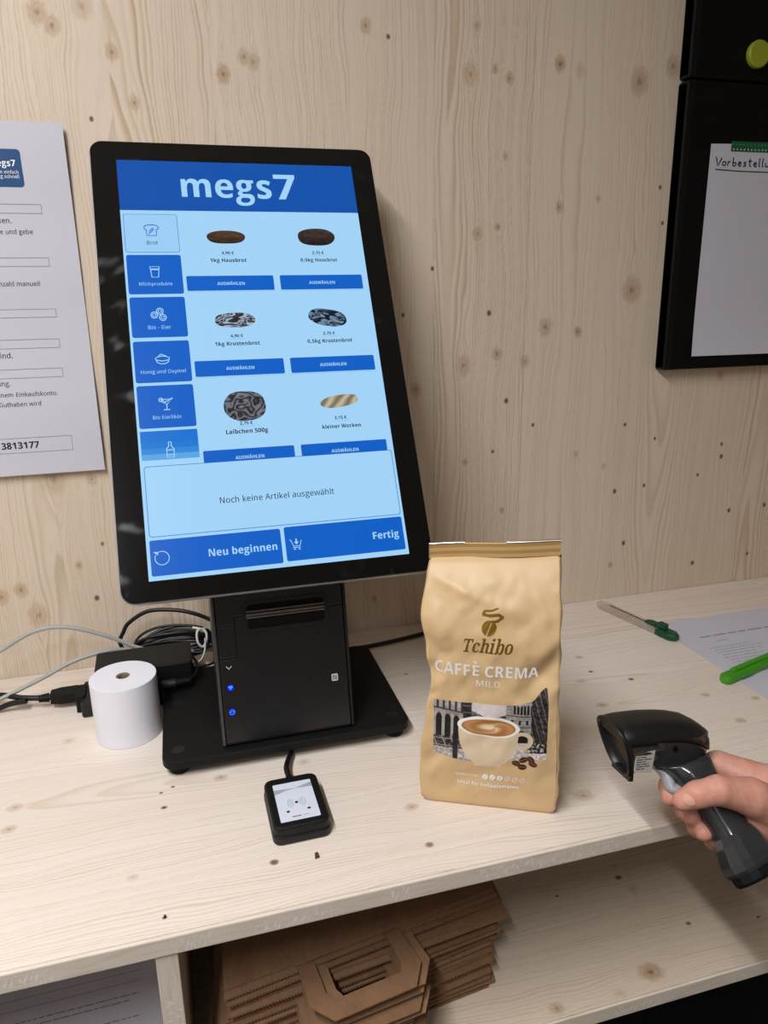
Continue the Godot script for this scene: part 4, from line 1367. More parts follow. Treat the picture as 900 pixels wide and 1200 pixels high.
# ---------------------------------------------------------------- cables and power supply
func cables() -> void:
	var t := thing("network_cable", "light grey network cable arching high along the wooden wall", "cable", Vector3(-0.39, 0.068, 0.06), Vector3.ZERO, "grey network cables")
	var o := t.position
	var s := begin()
	var pts := []
	for p in [Vector3(-0.62, 0.010, 0.05), Vector3(-0.50, 0.022, 0.055), Vector3(-0.4400, 0.040, 0.06), Vector3(-0.3887, 0.0683, 0.06), Vector3(-0.3456, 0.0895, 0.06), Vector3(-0.3067, 0.09, 0.06), Vector3(-0.2608, 0.0713, 0.06), Vector3(-0.2224, 0.0482, 0.06), Vector3(-0.1926, 0.0375, 0.058), Vector3(-0.150, 0.028, 0.050), Vector3(-0.110, 0.022, 0.045)]:
		pts.append(p - o)
	tube(s, smooth_path(pts), 0.0027, 12)
	part(t, "sheath", s, M.cable_grey)
	t = thing("network_cable", "light grey network cable running low behind the receipt roll", "cable", Vector3(-0.39, 0.016, 0.08), Vector3.ZERO, "grey network cables")
	o = t.position
	s = begin()
	pts = []
	for p in [Vector3(-0.60, 0.0032, 0.17), Vector3(-0.46, 0.006, 0.125), Vector3(-0.3924, 0.0165, 0.092), Vector3(-0.3433, 0.0314, 0.08), Vector3(-0.3003, 0.0489, 0.076), Vector3(-0.2600, 0.0530, 0.068), Vector3(-0.232, 0.046, 0.060), Vector3(-0.215, 0.030, 0.056), Vector3(-0.20, 0.012, 0.052), Vector3(-0.17, 0.004, 0.048)]:
		pts.append(p - o)
	tube(s, smooth_path(pts), 0.0027, 12)
	part(t, "sheath", s, M.cable_grey)

	# power supply brick behind the roll, mains plug on its left
	var brick := thing("power_supply", "black power supply brick lying behind the receipt roll", "power supply", Vector3(-0.213, 0.0215, 0.105), Vector3(0, 0.03, 0))
	s = begin()
	slab(s, rrect(0.118, 0.062, 0.004, 4), 0.0, 0.034, 0.002, flat_at(Vector3.ZERO))
	part(brick, "case", s, mat(Color(0.055, 0.055, 0.058), 0.5, 0.0, 0.4))
	s = begin()
	slab(s, rrect(0.112, 0.0005, 0.0), -0.0305, 0.0305, 0.0, Transform3D(Basis(), Vector3(0, 0.017, 0)))
	part(brick, "case_seam", s, M.deep_black)
	var foot := thing("power_supply", "flat black power supply brick underneath the upper brick", "power supply", Vector3(-0.243, 0.0003, 0.11), Vector3(0, 0.02, 0))
	s = begin()
	slab(s, rrect(0.096, 0.058, 0.004, 4), 0.0, 0.0208, 0.002, flat_at(Vector3.ZERO))
	part(foot, "case", s, M.black_plastic)
	s = begin()
	box(s, Vector3(-0.049, 0.0125, 0.0), Vector3(0.012, 0.024, 0.03), 0.002)
	part(foot, "inlet_socket", s, M.black_matt)
	# mains connector and cord
	var mc := thing("mains_cord", "black mains power cord with moulded plug entering from beside the wall", "power cord", Vector3(-0.330, 0.0145, 0.100))
	s = begin()
	var w := PackedVector2Array([Vector2(0.0, -0.006), Vector2(0.012, -0.010), Vector2(0.032, -0.0105), Vector2(0.032, 0.0105), Vector2(0.012, 0.010), Vector2(0.0, 0.006)])
	slab(s, w, -0.0075, 0.0075, 0.0018, flat_at(Vector3.ZERO))
	part(mc, "connector", s, M.black_matt)
	for k in 4:
		s = begin()
		tube(s, PackedVector3Array([Vector3(-0.002 - k * 0.0032, 0, 0), Vector3(-0.0042 - k * 0.0032, 0, 0)]), 0.0058 - k * 0.0004, 12)
		part(mc, "strain_relief", s, M.black_matt)
	s = begin()
	tube(s, smooth_path([Vector3(0.001, 0, 0), Vector3(-0.014, 0.0005, -0.001), Vector3(-0.036, 0.002, -0.006), Vector3(-0.060, 0.003, -0.018), Vector3(-0.10, -0.002, -0.035), Vector3(-0.18, -0.010, -0.04), Vector3(-0.24, -0.0105, -0.02)]), 0.0035, 12)
	part(mc, "cord", s, M.cable_black)
	s = begin()
	tube(s, smooth_path([Vector3(-0.028, 0.0005, 0.002), Vector3(-0.048, -0.003, -0.003), Vector3(-0.072, -0.0095, -0.004), Vector3(-0.12, -0.0105, 0.000), Vector3(-0.24, -0.0105, 0.03)]), 0.0035, 12)
	part(mc, "cord", s, M.cable_black)

	# low-voltage leads: two ribbed plugs, a coil of black cable, a white twist tie
	var dc := thing("low_voltage_lead", "black low-voltage lead with ribbed plug at end of power supply", "cable", Vector3(-0.1545, 0.040, 0.118), Vector3.ZERO, "low-voltage leads")
	for k in 7:
		s = begin()
		tube(s, PackedVector3Array([Vector3(0.001 + k * 0.0024, 0, 0.004), Vector3(0.0026 + k * 0.0024, 0, 0.004)]), 0.0046 - k * 0.00028, 12)
		part(dc, "plug_rib", s, M.black_matt)
	s = begin()
	tube(s, smooth_path([Vector3(-0.002, 0, 0.004), Vector3(0.010, 0, 0.004), Vector3(0.022, 0.000, 0.003), Vector3(0.034, 0.001, -0.006), Vector3(0.046, 0.000, -0.020)]), 0.0017, 10)
	part(dc, "lead", s, M.cable_black)
	dc = thing("low_voltage_lead", "black low-voltage lead with ribbed plug beside the receipt roll top", "cable", Vector3(-0.1825, 0.0345, 0.148), Vector3(0, 0.12, 0), "low-voltage leads")
	s = begin()
	tube(s, PackedVector3Array([Vector3(-0.010, 0, 0), Vector3(0.006, 0, 0)]), 0.0062, 14)
	part(dc, "plug_body", s, M.black_plastic)
	for k in 7:
		s = begin()
		tube(s, PackedVector3Array([Vector3(0.006 + k * 0.0026, 0, 0), Vector3(0.0077 + k * 0.0026, 0, 0)]), 0.0054 - k * 0.0003, 12)
		part(dc, "plug_rib", s, M.black_matt)
	s = begin()
	tube(s, smooth_path([Vector3(0.004, 0, 0), Vector3(0.022, 0, -0.001), Vector3(0.034, 0.002, -0.012), Vector3(0.038, 0.006, -0.030), Vector3(0.036, 0.006, -0.048), Vector3(0.03, 0.004, -0.070)]), 0.0019, 10)
	part(dc, "lead", s, M.cable_black)

	var coil := thing("cable_coil", "coiled black cable bundle tied with white twist behind the power supply", "cable bundle", Vector3(-0.178, 0.034, 0.040))
	for k in 9:
		s = begin()
		var ring := []
		for i in 17:
			var a := TAU * i / 16.0
			var rx := 0.052 - 0.0035 * (k % 4)
			var ry := 0.0215 - 0.0014 * k
			ring.append(Vector3(cos(a) * rx + 0.004 * sin(k * 2.1), sin(a) * ry + 0.004 * sin(k * 1.3 + a) + 0.002 * (k % 3), -0.014 + k * 0.0032 + 0.004 * sin(a * 2.0 + k)))
		tube(s, smooth_path(ring, 4), 0.0019 + 0.0004 * (k % 2), 8)
		part(coil, "coil_turn", s, M.cable_black)
	for k in 5:
		s = begin()
		var dx := 0.045 + 0.005 * k
		tube(s, smooth_path([Vector3(0.030, 0.020 - k * 0.003, 0.012 - k * 0.003), Vector3(dx, 0.016 - k * 0.004, 0.012), Vector3(dx + 0.012, -0.004 - k * 0.002, 0.014), Vector3(dx + 0.03, -0.018, 0.012)]), 0.0021, 8)
		part(coil, "loose_turn", s, M.cable_black)
	s = begin()
	tube(s, smooth_path([Vector3(0.0455, 0.026, 0.010), Vector3(0.034, 0.0275, 0.020), Vector3(0.033, 0.014, 0.026), Vector3(0.039, 0.006, 0.026), Vector3(0.045, 0.016, 0.024), Vector3(0.043, 0.0255, 0.016), Vector3(0.028, 0.029, 0.010)]), 0.0016, 8)
	tube(s, smooth_path([Vector3(0.043, 0.018, 0.025), Vector3(0.041, 0.004, 0.034), Vector3(0.034, -0.004, 0.046), Vector3(0.022, 0.000, 0.058)]), 0.0011, 8)
	part(coil, "twist_tie", s, mat(Color(0.88, 0.88, 0.86), 0.4))

	var hang := thing("display_cable", "thick black cable curving from behind the display down beside wall", "cable", Vector3(-0.122, 0.0685, 0.05))
	o = hang.position
	pts = []
	for p in [Vector3(-0.095, 0.055, 0.08), Vector3(-0.1219, 0.0685, 0.05), Vector3(-0.1492, 0.0825, 0.045), Vector3(-0.1768, 0.0887, 0.04), Vector3(-0.2078, 0.0879, 0.034), Vector3(-0.2334, 0.0727, 0.03), Vector3(-0.2426, 0.0578, 0.026), Vector3(-0.2485, 0.0436, 0.024), Vector3(-0.2432, 0.0286, 0.022), Vector3(-0.225, 0.012, 0.018), Vector3(-0.19, 0.0045, 0.014)]:
		pts.append(p - o)
	s = begin()
	tube(s, smooth_path(pts), 0.0028, 12)
	part(hang, "sheath", s, M.cable_black)
	var back := thing("rear_cable", "black cable lying on the worktop between terminal and coffee bag", "cable", Vector3(0.06, 0.0035, 0.062))
	o = back.position
	pts = []
	for p in [Vector3(0.01, 0.0035, 0.070), Vector3(0.05, 0.0035, 0.0635), Vector3(0.0861, 0.0035, 0.0615), Vector3(0.1264, 0.0035, 0.0565), Vector3(0.1791, 0.0035, 0.0455), Vector3(0.24, 0.0035, 0.028), Vector3(0.27, 0.0035, 0.012)]:
		pts.append(p - o)
	s = begin()
	tube(s, smooth_path(pts), 0.0030, 12)
	part(back, "sheath", s, M.cable_black)

# ---------------------------------------------------------------- small things on the worktop
func text_lines(parent: Node, rows: Array, z: float, m: Material, sd: int) -> void:
	# print too small to read: word-long strokes. rows: [x, y, length, height]
	var rng := RandomNumberGenerator.new()
	rng.seed = sd
	for r in rows:
		var s := begin()
		var x: float = r[0]
		while x < r[0] + r[2]:
			var w := minf(rng.randf_range(2.0, 7.0) * r[3], r[0] + r[2] - x)
			cap(s, rrect(w, r[3] * 0.75, 0.0, 1, x + w / 2, r[1]), z, true, Transform3D())
			x += w + r[3] * 0.8
		part(parent, "text_line", s, m)

func desk_things() -> void:
	# printed sheet
	var t := thing("printed_sheet", "white printed form lying flat on the worktop under the green pen", "paper sheet", Vector3(0.6425, 0.0004, 0.2625), Vector3(0, 0.01, 0))
	var pg := Node3D.new()
	pg.name = "page"
	t.add_child(pg)
	pg.transform = flat_at(Vector3.ZERO)
	var s := begin()
	slab(s, rrect(0.210, 0.297, 0.0), 0.0, 0.0003)
	part(pg, "sheet", s, M.paper)
	var bl := mat(Color(0.50, 0.55, 0.66), 0.8)
	text_lines(pg, [[-0.068, 0.088, 0.150, 0.0042]], 0.00035, bl, 3)
	var rows := []
	rows.append([-0.052, 0.071, 0.018, 0.0026])
	for k in 11:
		rows.append([-0.078 + 0.003 * (k % 2), 0.054 - k * 0.0075, [0.070, 0.082, 0.075, 0.058, 0.066, 0.05, 0.08, 0.07, 0.06, 0.075, 0.04][k], 0.0022])
		rows.append([0.030, 0.054 - k * 0.0075, 0.055, 0.0022])
	text_lines(pg, rows, 0.00035, mat(Color(0.60, 0.61, 0.66), 0.8), 4)

	# box cutter
	t = thing("box_cutter", "clear plastic box cutter with dark green slider lying near the wall", "box cutter", Vector3(0.5145, 0.0005, 0.099), Vector3(0, deg_to_rad(-75.5), 0))
	# its own x runs from the blade end to the green end
	var clear := mat(Color(0.80, 0.74, 0.68, 0.42), 0.12)
	clear.transparency = BaseMaterial3D.TRANSPARENCY_ALPHA
	s = begin()
	slab(s, PackedVector2Array([Vector2(-0.076, -0.006), Vector2(-0.066, -0.0095), Vector2(0.045, -0.0095), Vector2(0.050, -0.0080), Vector2(0.050, 0.0085), Vector2(-0.070, 0.0085), Vector2(-0.078, 0.004)]), 0.0, 0.0085, 0.002, flat_at(Vector3.ZERO))
	part(t, "clear_body", s, clear)
	s = begin()
	slab(s, rrect(0.085, 0.0022, 0.001, 3, -0.012, 0.001), 0.0082, 0.0088, 0.0, flat_at(Vector3.ZERO))
	part(t, "slide_slot", s, mat(Color(0.12, 0.11, 0.10), 0.5))
	for k in 16:
		s = begin()
		box(s, Vector3(-0.055 + k * 0.0062, 0.0086, 0.0055), Vector3(0.0035, 0.0008, 0.0045), 0.0002)
		part(t, "grip_rib", s, mat(Color(0.74, 0.68, 0.62), 0.3))
	var green := mat(Color(0.02, 0.28, 0.17), 0.4)
	s = begin()
	slab(s, PackedVector2Array([Vector2(0.046, -0.0105), Vector2(0.070, -0.0105), Vector2(0.079, -0.005), Vector2(0.079, 0.003), Vector2(0.070, 0.0092), Vector2(0.046, 0.0092)]), 0.0, 0.0105, 0.0025, flat_at(Vector3.ZERO))
	part(t, "end_piece", s, green)
	s = begin()
	slab(s, PackedVector2Array([Vector2(0.022, -0.005), Vector2(0.050, -0.0055), Vector2(0.050, 0.0065), Vector2(0.028, 0.0065), Vector2(0.022, 0.002)]), 0.0080, 0.0140, 0.002, flat_at(Vector3.ZERO))
	part(t, "slider", s, green)
	s = begin()
	box(s, Vector3(0.052, 0.0145, 0.0), Vector3(0.013, 0.009, 0.011), 0.003)
	part(t, "thumb_knob", s, green)

	# green pen-like cutter
	t = thing("green_pen", "bright lime green flat plastic pen lying across the printed form", "pen", Vector3(0.512, 0.0008, 0.2985), Vector3(0, 0.272, 0))
	var lime := mat(Color(0.25, 0.60, 0.09), 0.4)
	s = begin()
	slab(s, rrect(0.155, 0.0165, 0.0078, 7, 0.0775, 0.0), 0.0, 0.0105, 0.0028, flat_at(Vector3.ZERO))
	part(t, "barrel", s, lime)
	s = begin()
	slab(s, rrect(0.110, 0.0078, 0.0035, 5, 0.076, 0.0025), 0.0100, 0.0132, 0.0012, flat_at(Vector3.ZERO))
	part(t, "clip", s, lime)
	s = begin()
	slab(s, rrect(0.024, 0.0030, 0.001, 3, 0.040, -0.0085), 0.003, 0.0085, 0.0008, flat_at(Vector3.ZERO))
	part(t, "side_grip", s, lime)

	# crumbs of wood
	for c in [[Vector3(-0.0553, 0.0003, 0.4545), "small brown wood chip on the worktop before card reader", 0.0032], [Vector3(-0.1896, 0.0003, 0.4871), "tiny dark speck near the worktop front edge", 0.0016]]:
		t = thing("wood_chip", c[1], "wood chip", c[0])
		s = begin()
		var q: float = c[2]
		slab(s, PackedVector2Array([Vector2(-q * 0.6, -q), Vector2(q * 0.7, -q * 0.7), Vector2(q * 0.5, q), Vector2(-q * 0.4, q * 0.8)]), 0.0, q * 0.8, q * 0.2, flat_at(Vector3.ZERO))
		part(t, "chip", s, mat(Color(0.32, 0.20, 0.11) if q > 0.002 else Color(0.12, 0.12, 0.1), 0.8))

# ---------------------------------------------------------------- hand-held scanner and the hand
func scanner_and_hand() -> void:
	# frame of the held scanner: x along the pointing line, z towards its thumb side
	var hold := Transform3D(Basis(Vector3(0.9635, -0.0165, 0.2672), Vector3(0.0895, 0.9605, -0.2635), Vector3(-0.2523, 0.2778, 0.9269)), Vector3(0.2572, 0.085, 0.5351))
	var t := thing("barcode_scanner", "dark grey pistol-grip barcode scanner held above the worktop front edge", "barcode scanner")
	t.transform = hold
	var U := Vector3(0.03, 0.97, 0.17).normalized()
	var F := Vector3(-0.95, 0.06, 0.26)
	F = (F - U * F.dot(U)).normalized()
	var S := U.cross(F)
	var hc := Vector3(-16.5, 25.5, 0.0)
	var at := func(f: float, u: float, sd: float) -> Vector3:
		return (hc + F * f + U * u + S * sd) * 0.001
	var shell := mat(Color(0.075, 0.077, 0.08), 0.42, 0.0, 0.5)
	var gloss := mat(Color(0.185, 0.19, 0.195), 0.16, 0.0, 0.6)
	# hood
	var s := begin()
	var rings := []
	for e in [[-47, 4, 10, -8], [-45, 8, 15, -7], [-40, 13.5, 19.5, -4], [-30, 18.5, 22, 1.5], [-18, 21, 23, 6], [-6, 22.5, 23.3, 8.5], [12, 23.5, 23.5, 9.5], [34, 23, 23.5, 9], [45, 21.5, 23, 8], [47, 20, 22, 8]]:
		var ring := PackedVector3Array()
		for k in 26:
			var a := PI * k / 25.0
			var cs := cos(a); var sn := sin(a)
			var sd: float = signf(cs) * pow(absf(cs), 0.62) * e[2]
			var u: float = pow(sn, 0.7) * (e[1] - e[3]) + e[3]
			var f: float = e[0] - (maxf(0.0, e[0] - 20.0) / 27.0) * (19.0 - u) * 0.34
			ring.append(at.call(f, u, sd))
		rings.append(ring)
	loft(s, rings)
	part(t, "hood", s, shell)
	# nose with scan window
	s = begin()
	var nose := func(f0: float, grow: float, low: float, lean: float) -> PackedVector3Array:
		var ring := PackedVector3Array()
		for k in 40:
			var a := TAU * k / 40.0
			var cs := cos(a); var sn := sin(a)
			var sd := signf(cs) * pow(absf(cs), 0.6) * (23.0 + grow)
			var up := 21.5 + grow if sn > 0.0 else low + grow
			var u := signf(sn) * pow(absf(sn), 0.6) * up
			if u < 0.0:
				sd *= lerpf(1.0, 0.72, clampf(-u / low, 0, 1))
			ring.append(at.call(f0 - (19.0 - u) * lean, u, sd))
		return ring
	loft(s, [nose.call(43.0, -0.6, 27.0, 0.34), nose.call(44.0, 0.6, 27.5, 0.34), nose.call(48.0, 0.6, 27.5, 0.34), nose.call(49.4, 0.0, 27.5, 0.34), nose.call(49.6, -1.0, 27.5, 0.34), nose.call(49.0, -2.6, 27.5, 0.34), nose.call(40.0, -3.2, 27.5, 0.34)], false, false)
	part(t, "nose_rim", s, shell)
	s = begin()
	loft(s, [nose.call(38.5, -1.4, 26.0, 0.34), nose.call(39.0, -1.4, 26.0, 0.34)], true, true, -1)
	part(t, "scan_window", s, mat(Color(0.02, 0.018, 0.02), 0.12, 0.0, 0.6))
	s = begin()
	var chin := func(f0: float, w: float, top: float, low: float) -> PackedVector3Array:
		var ring := PackedVector3Array()
		for k in 40:
			var a := TAU * k / 40.0
			var cs := cos(a); var sn := sin(a)
			var u := signf(sn) * pow(absf(sn), 0.7) * (top if sn > 0.0 else low)
			var sd := signf(cs) * pow(absf(cs), 0.7) * w * (1.0 if u > 0.0 else lerpf(1.0, 0.74, clampf(-u / low, 0, 1)))
			ring.append(at.call(f0 - (19.0 - u) * 0.34 * clampf((f0 - 5.0) / 38.0, 0, 1), u, sd))
		return ring
	loft(s, [chin.call(-4.0, 21.0, 9.0, 13.0), chin.call(10.0, 22.4, 10.0, 16.0), chin.call(24.0, 22.8, 11.0, 20.0), chin.call(36.0, 22.9, 13.0, 25.0), chin.call(43.5, 22.8, 15.0, 26.5)])
	part(t, "chin", s, gloss)
	s = begin()
	box(s, Vector3(0, 0, 0), Vector3(0.004, 0.006, 0.030), 0.0015, Transform3D(Basis(F, U, S), at.call(31.0, -26.5, 0.0)))
	part(t, "nose_lip", s, shell)
	# body and handle in one sweep
	var A := Vector3(0.4145, -0.781, 0.466).normalized()
	s = begin()
	rings = []
	var secs := []
	for e in [[-10.0, 10.5, 34.0, 22.6], [-11.5, 3.0, 34.0, 22.4], [-12.5, -5.0, 33.0, 21.8], [-14.0, -13.0, 30.0, 20.8], [-16.0, -20.0, 26.0, 19.0]]:
		secs.append([hc + F * e[0] + U * e[1], F, -U, e[2], e[3], 0.55])
	for e in [[22.0, 21.5, 17.0], [31.0, 18.6, 16.0], [43.0, 16.8, 15.0], [60.0, 15.8, 14.4], [78.0, 16.0, 14.6], [87.0, 16.8, 15.2], [92.0, 17.8, 16.0]]:
		var c: Vector3 = Vector3(-1.0, 24.0, 0.0) + A * e[0]
		secs.append([c, Vector3.ZERO, A, e[1], e[2], 0.85])
	for e in secs:
		var tr: Vector3 = e[2]
		var fore: Vector3 = e[1]
		if fore == Vector3.ZERO:
			fore = (F - tr * F.dot(tr)).normalized()
		var side := tr.cross(fore)
		var ring := PackedVector3Array()
		for k in 36:
			var a := TAU * k / 36.0
			var cs := cos(a); var sn := sin(a)
			ring.append((e[0] + fore * signf(cs) * pow(absf(cs), e[5]) * e[3] + side * signf(sn) * pow(absf(sn), e[5]) * e[4]) * 0.001)
		rings.append(ring)
	loft(s, rings)
	part(t, "body", s, gloss)
	# foot at the end of the handle: faceted block with a toe towards the trigger side
	var fore2 := (F - A * F.dot(A)).normalized()
	var side2 := A.cross(fore2)
	for e in [["foot", [[83.0, 0.84, 0.0], [90.0, 0.98, 0.6], [103.0, 1.10, 2.6], [109.0, 1.10, 2.8], [112.0, 1.02, 2.6]], gloss], ["foot_pad", [[110.5, 0.98, 2.6], [118.0, 0.96, 2.6], [120.5, 0.86, 2.4]], M.black_matt]]:
		s = begin()
		rings = []
		for q in e[1]:
			var c: Vector3 = Vector3(-1.0, 24.0, 0.0) + A * q[0] + fore2 * q[2]
			var ring := PackedVector3Array()
			for v in [Vector2(-18, -11), Vector2(-13, -15.5), Vector2(8, -16.5), Vector2(15, -13.5), Vector2(20.5, -6), Vector2(20.5, 6), Vector2(15, 13.5), Vector2(8, 16.5), Vector2(-13, 15.5), Vector2(-18, 11)]:
				ring.append((c + (fore2 * v.x + side2 * v.y) * q[1]) * 0.001)
			rings.append(ring)
		loft(s, rings, true, true, -1)
		part(t, e[0], s, e[2])
	# trigger with two finger waves
	s = begin()
	tube(s, smooth_path([Vector3(-0.0206, 0.0060, 0.002), Vector3(-0.0156, 0.0033, 0.003), Vector3(-0.0110, -0.0028, 0.005), Vector3(-0.0099, -0.0078, 0.008), Vector3(-0.0092, -0.0116, 0.010), Vector3(-0.0043, -0.0127, 0.011), Vector3(0.0001, -0.0157, 0.013), Vector3(0.0031, -0.0201, 0.015)], 6), 0.0052, 14)
	var tg := part(t, "trigger", s, mat(Color(0.62, 0.62, 0.63), 0.45))
	tg.scale = Vector3(1, 1, 1.6)
	# rating label on the chin, screw hole on the side
	var lab := Node3D.new()
	lab.name = "label_plate"
	t.add_child(lab)
	lab.transform = Transform3D(Basis(F, U, S) * Basis(Vector3.UP, PI) * Basis(), at.call(25.0, -6.5, 22.5))
	lab.transform.basis = Basis(-F, U, -F.cross(U))
	s = begin()
	slab(s, PackedVector2Array([Vector2(-0.0095, -0.0085), Vector2(0.0070, -0.0115), Vector2(0.0090, 0.0095), Vector2(-0.0095, 0.0080)]), -0.0012, 0.0002)
	part(lab, "label_film", s, mat(Color(0.72, 0.71, 0.68), 0.5))
	var rows := []
	for k in 7:
		rows.append([-0.0085, 0.0062 - k * 0.0021, [0.013, 0.010, 0.0145, 0.009, 0.012, 0.013, 0.008][k], 0.0011])
	text_lines(lab, rows, 0.0003, M.ink, 8)
	s = begin()
	lathe(s, [Vector2(0.0026, 0), Vector2(0.0026, 0.0004)], 16)
	var hole := part(t, "screw_hole", s, M.deep_black)
	hole.transform = Transform3D(Basis(F, S, -U), at.call(-4.0, 2.0, 22.5))

	# the hand
	var caps := [
		[Vector3(75.9, -25.2, 32.0), Vector3(47.8, -9.7, 42.0), 19.0, 15.5],
		[Vector3(47.8, -9.7, 42.0), Vector3(17.5, -1.4, 49.0), 15.5, 11.8],
		[Vector3(17.5, -1.4, 49.0), Vector3(0.5, -4.9, 49.0), 11.8, 10.6],
		[Vector3(0.5, -4.9, 49.0), Vector3(-9.9, -11.4, 45.0), 10.6, 9.0],
		[Vector3(42.8, 0.7, -7.0), Vector3(18.0, -6.4, -14.0), 11.5, 10.0],
		[Vector3(18.0, -6.4, -14.0), Vector3(-3.4, -17.9, -3.0), 10.0, 8.8],
		[Vector3(-3.4, -17.9, -3.0), Vector3(-8.9, -20.1, 15.0), 8.8, 8.2],
		[Vector3(53.6, -8.6, -7.0), Vector3(28.7, -25.1, -10.0), 11.5, 10.0],
		[Vector3(28.7, -25.1, -10.0), Vector3(7.8, -35.3, 7.0), 10.0, 8.8],
		[Vector3(7.8, -35.3, 7.0), Vector3(4.4, -32.0, 26.0), 8.8, 8.0],
		[Vector3(59.4, -21.0, -3.0), Vector3(36.9, -39.7, -4.0), 11.5, 9.8],
		[Vector3(36.9, -39.7, -4.0), Vector3(15.8, -47.8, 13.0), 9.8, 8.6],
		[Vector3(15.8, -47.8, 13.0), Vector3(13.3, -43.8, 31.0), 8.6, 7.8],
		[Vector3(64.6, -32.8, 2.0), Vector3(44.4, -52.1, 3.0), 10.5, 8.6],
		[Vector3(44.4, -52.1, 3.0), Vector3(29.3, -59.0, 13.0), 8.6, 7.6],
		[Vector3(29.3, -59.0, 13.0), Vector3(27.8, -53.8, 23.0), 7.6, 7.0],
		[Vector3(74.9, -24.4, 34.0), Vector3(110.1, -29.4, 18.0), 19.0, 25.0],
		[Vector3(42.8, 0.7, -7.0), Vector3(82.4, -15.3, 10.0), 12.0, 20.0],
		[Vector3(53.6, -8.6, -7.0), Vector3(91.0, -23.6, 8.0), 12.0, 20.0],
		[Vector3(59.4, -21.0, -3.0), Vector3(94.8, -31.1, 8.0), 12.0, 20.0],
		[Vector3(64.6, -32.8, 2.0), Vector3(97.5, -37.8, 10.0), 11.5, 20.0],
		[Vector3(82.4, -15.3, 10.0), Vector3(110.1, -29.4, 18.0), 20.0, 25.0],
		[Vector3(97.5, -37.8, 10.0), Vector3(110.1, -29.4, 18.0), 20.0, 25.0],
		[Vector3(53.7, -33.3, 30.0), Vector3(80.3, -37.8, 28.0), 13.0, 19.0],
		[Vector3(80.3, -37.8, 28.0), Vector3(110.1, -29.4, 18.0), 19.0, 25.0],
		[Vector3(110.1, -29.4, 18.0), Vector3(180.1, -39.4, 43.0), 25, 27],
		[Vector3(180.1, -39.4, 43.0), Vector3(279.1, -61.4, 95.2), 27, 33]
	]
	var p := thing("person", "person's bare right hand with dark sleeve, gripping the barcode scanner handle", "person")
	p.transform = hold
	var hs := begin()
	nets(hs, caps, 2.5, 3.4)
	var skin := mat(Color(0.82, 0.615, 0.535), 0.48, 0.0, 0.4)
	nz.seed = 41
	skin.albedo_texture = paint(128, 128, func(u, v):
		var n := nz.get_noise_2d(cos(u * TAU) * 1.6, sin(u * TAU) * 1.6 + v * 5.0) + 0.5 * nz.get_noise_2d(u * 22.0, v * 22.0)
		return Color(1, 1, 1).lerp(Color(0.985, 0.905, 0.89), clampf(0.5 + n, 0, 1)))
	skin.uv1_triplanar = true
	skin.uv1_scale = Vector3(14, 14, 14)
	skin.subsurf_scatter_enabled = true
	skin.subsurf_scatter_strength = 0.12
	part(p, "body", hs, skin)
	s = begin()
	var sleeve := PackedVector3Array()
	for k in 13:
		sleeve.append(Vector3(230.5, -50.6, 69.6).lerp(Vector3(405.1, -89.4, 161.8), k / 12.0) * 0.001)
	tube(s, sleeve, 0.037, 28, 0.056)
	part(p, "sleeve", s, mat(Color(0.13, 0.14, 0.17), 0.9))
	# thumb nail
	s = begin()
	var na := Vector3(-14.2, -8.6, 54.2)
	var nb := Vector3(-3.8, -0.8, 59.2)
	var nx := (nb - na).normalized()
	var nn := (Vector3(-0.25, 0.45, 0.86) - nx * nx.dot(Vector3(-0.25, 0.45, 0.86))).normalized()
	var ny := nn.cross(nx)
	s.set_smooth_group(1)
	var grid := []
	for i in 7:
		var row := PackedVector3Array()
		for k in 7:
			var u := i / 6.0; var v := k / 6.0 * 2.0 - 1.0
			var w := 5.6 * sqrt(maxf(0.0, 1.0 - pow(absf(u * 2.0 - 1.0), 4.0)))
			row.append((na.lerp(nb, u) + ny * v * w + nn * (-v * v * 2.0 * w / 5.6 - 0.4 - pow(absf(u * 2.0 - 1.0), 3.0) * 0.5)) * 0.001)
		grid.append(row)
	for i in 6:
		for k in 6:
			quad(s, grid[i][k], grid[i + 1][k], grid[i + 1][k + 1], grid[i][k + 1])
	part(p, "thumb_nail", s, mat(Color(0.85, 0.655, 0.575), 0.25))

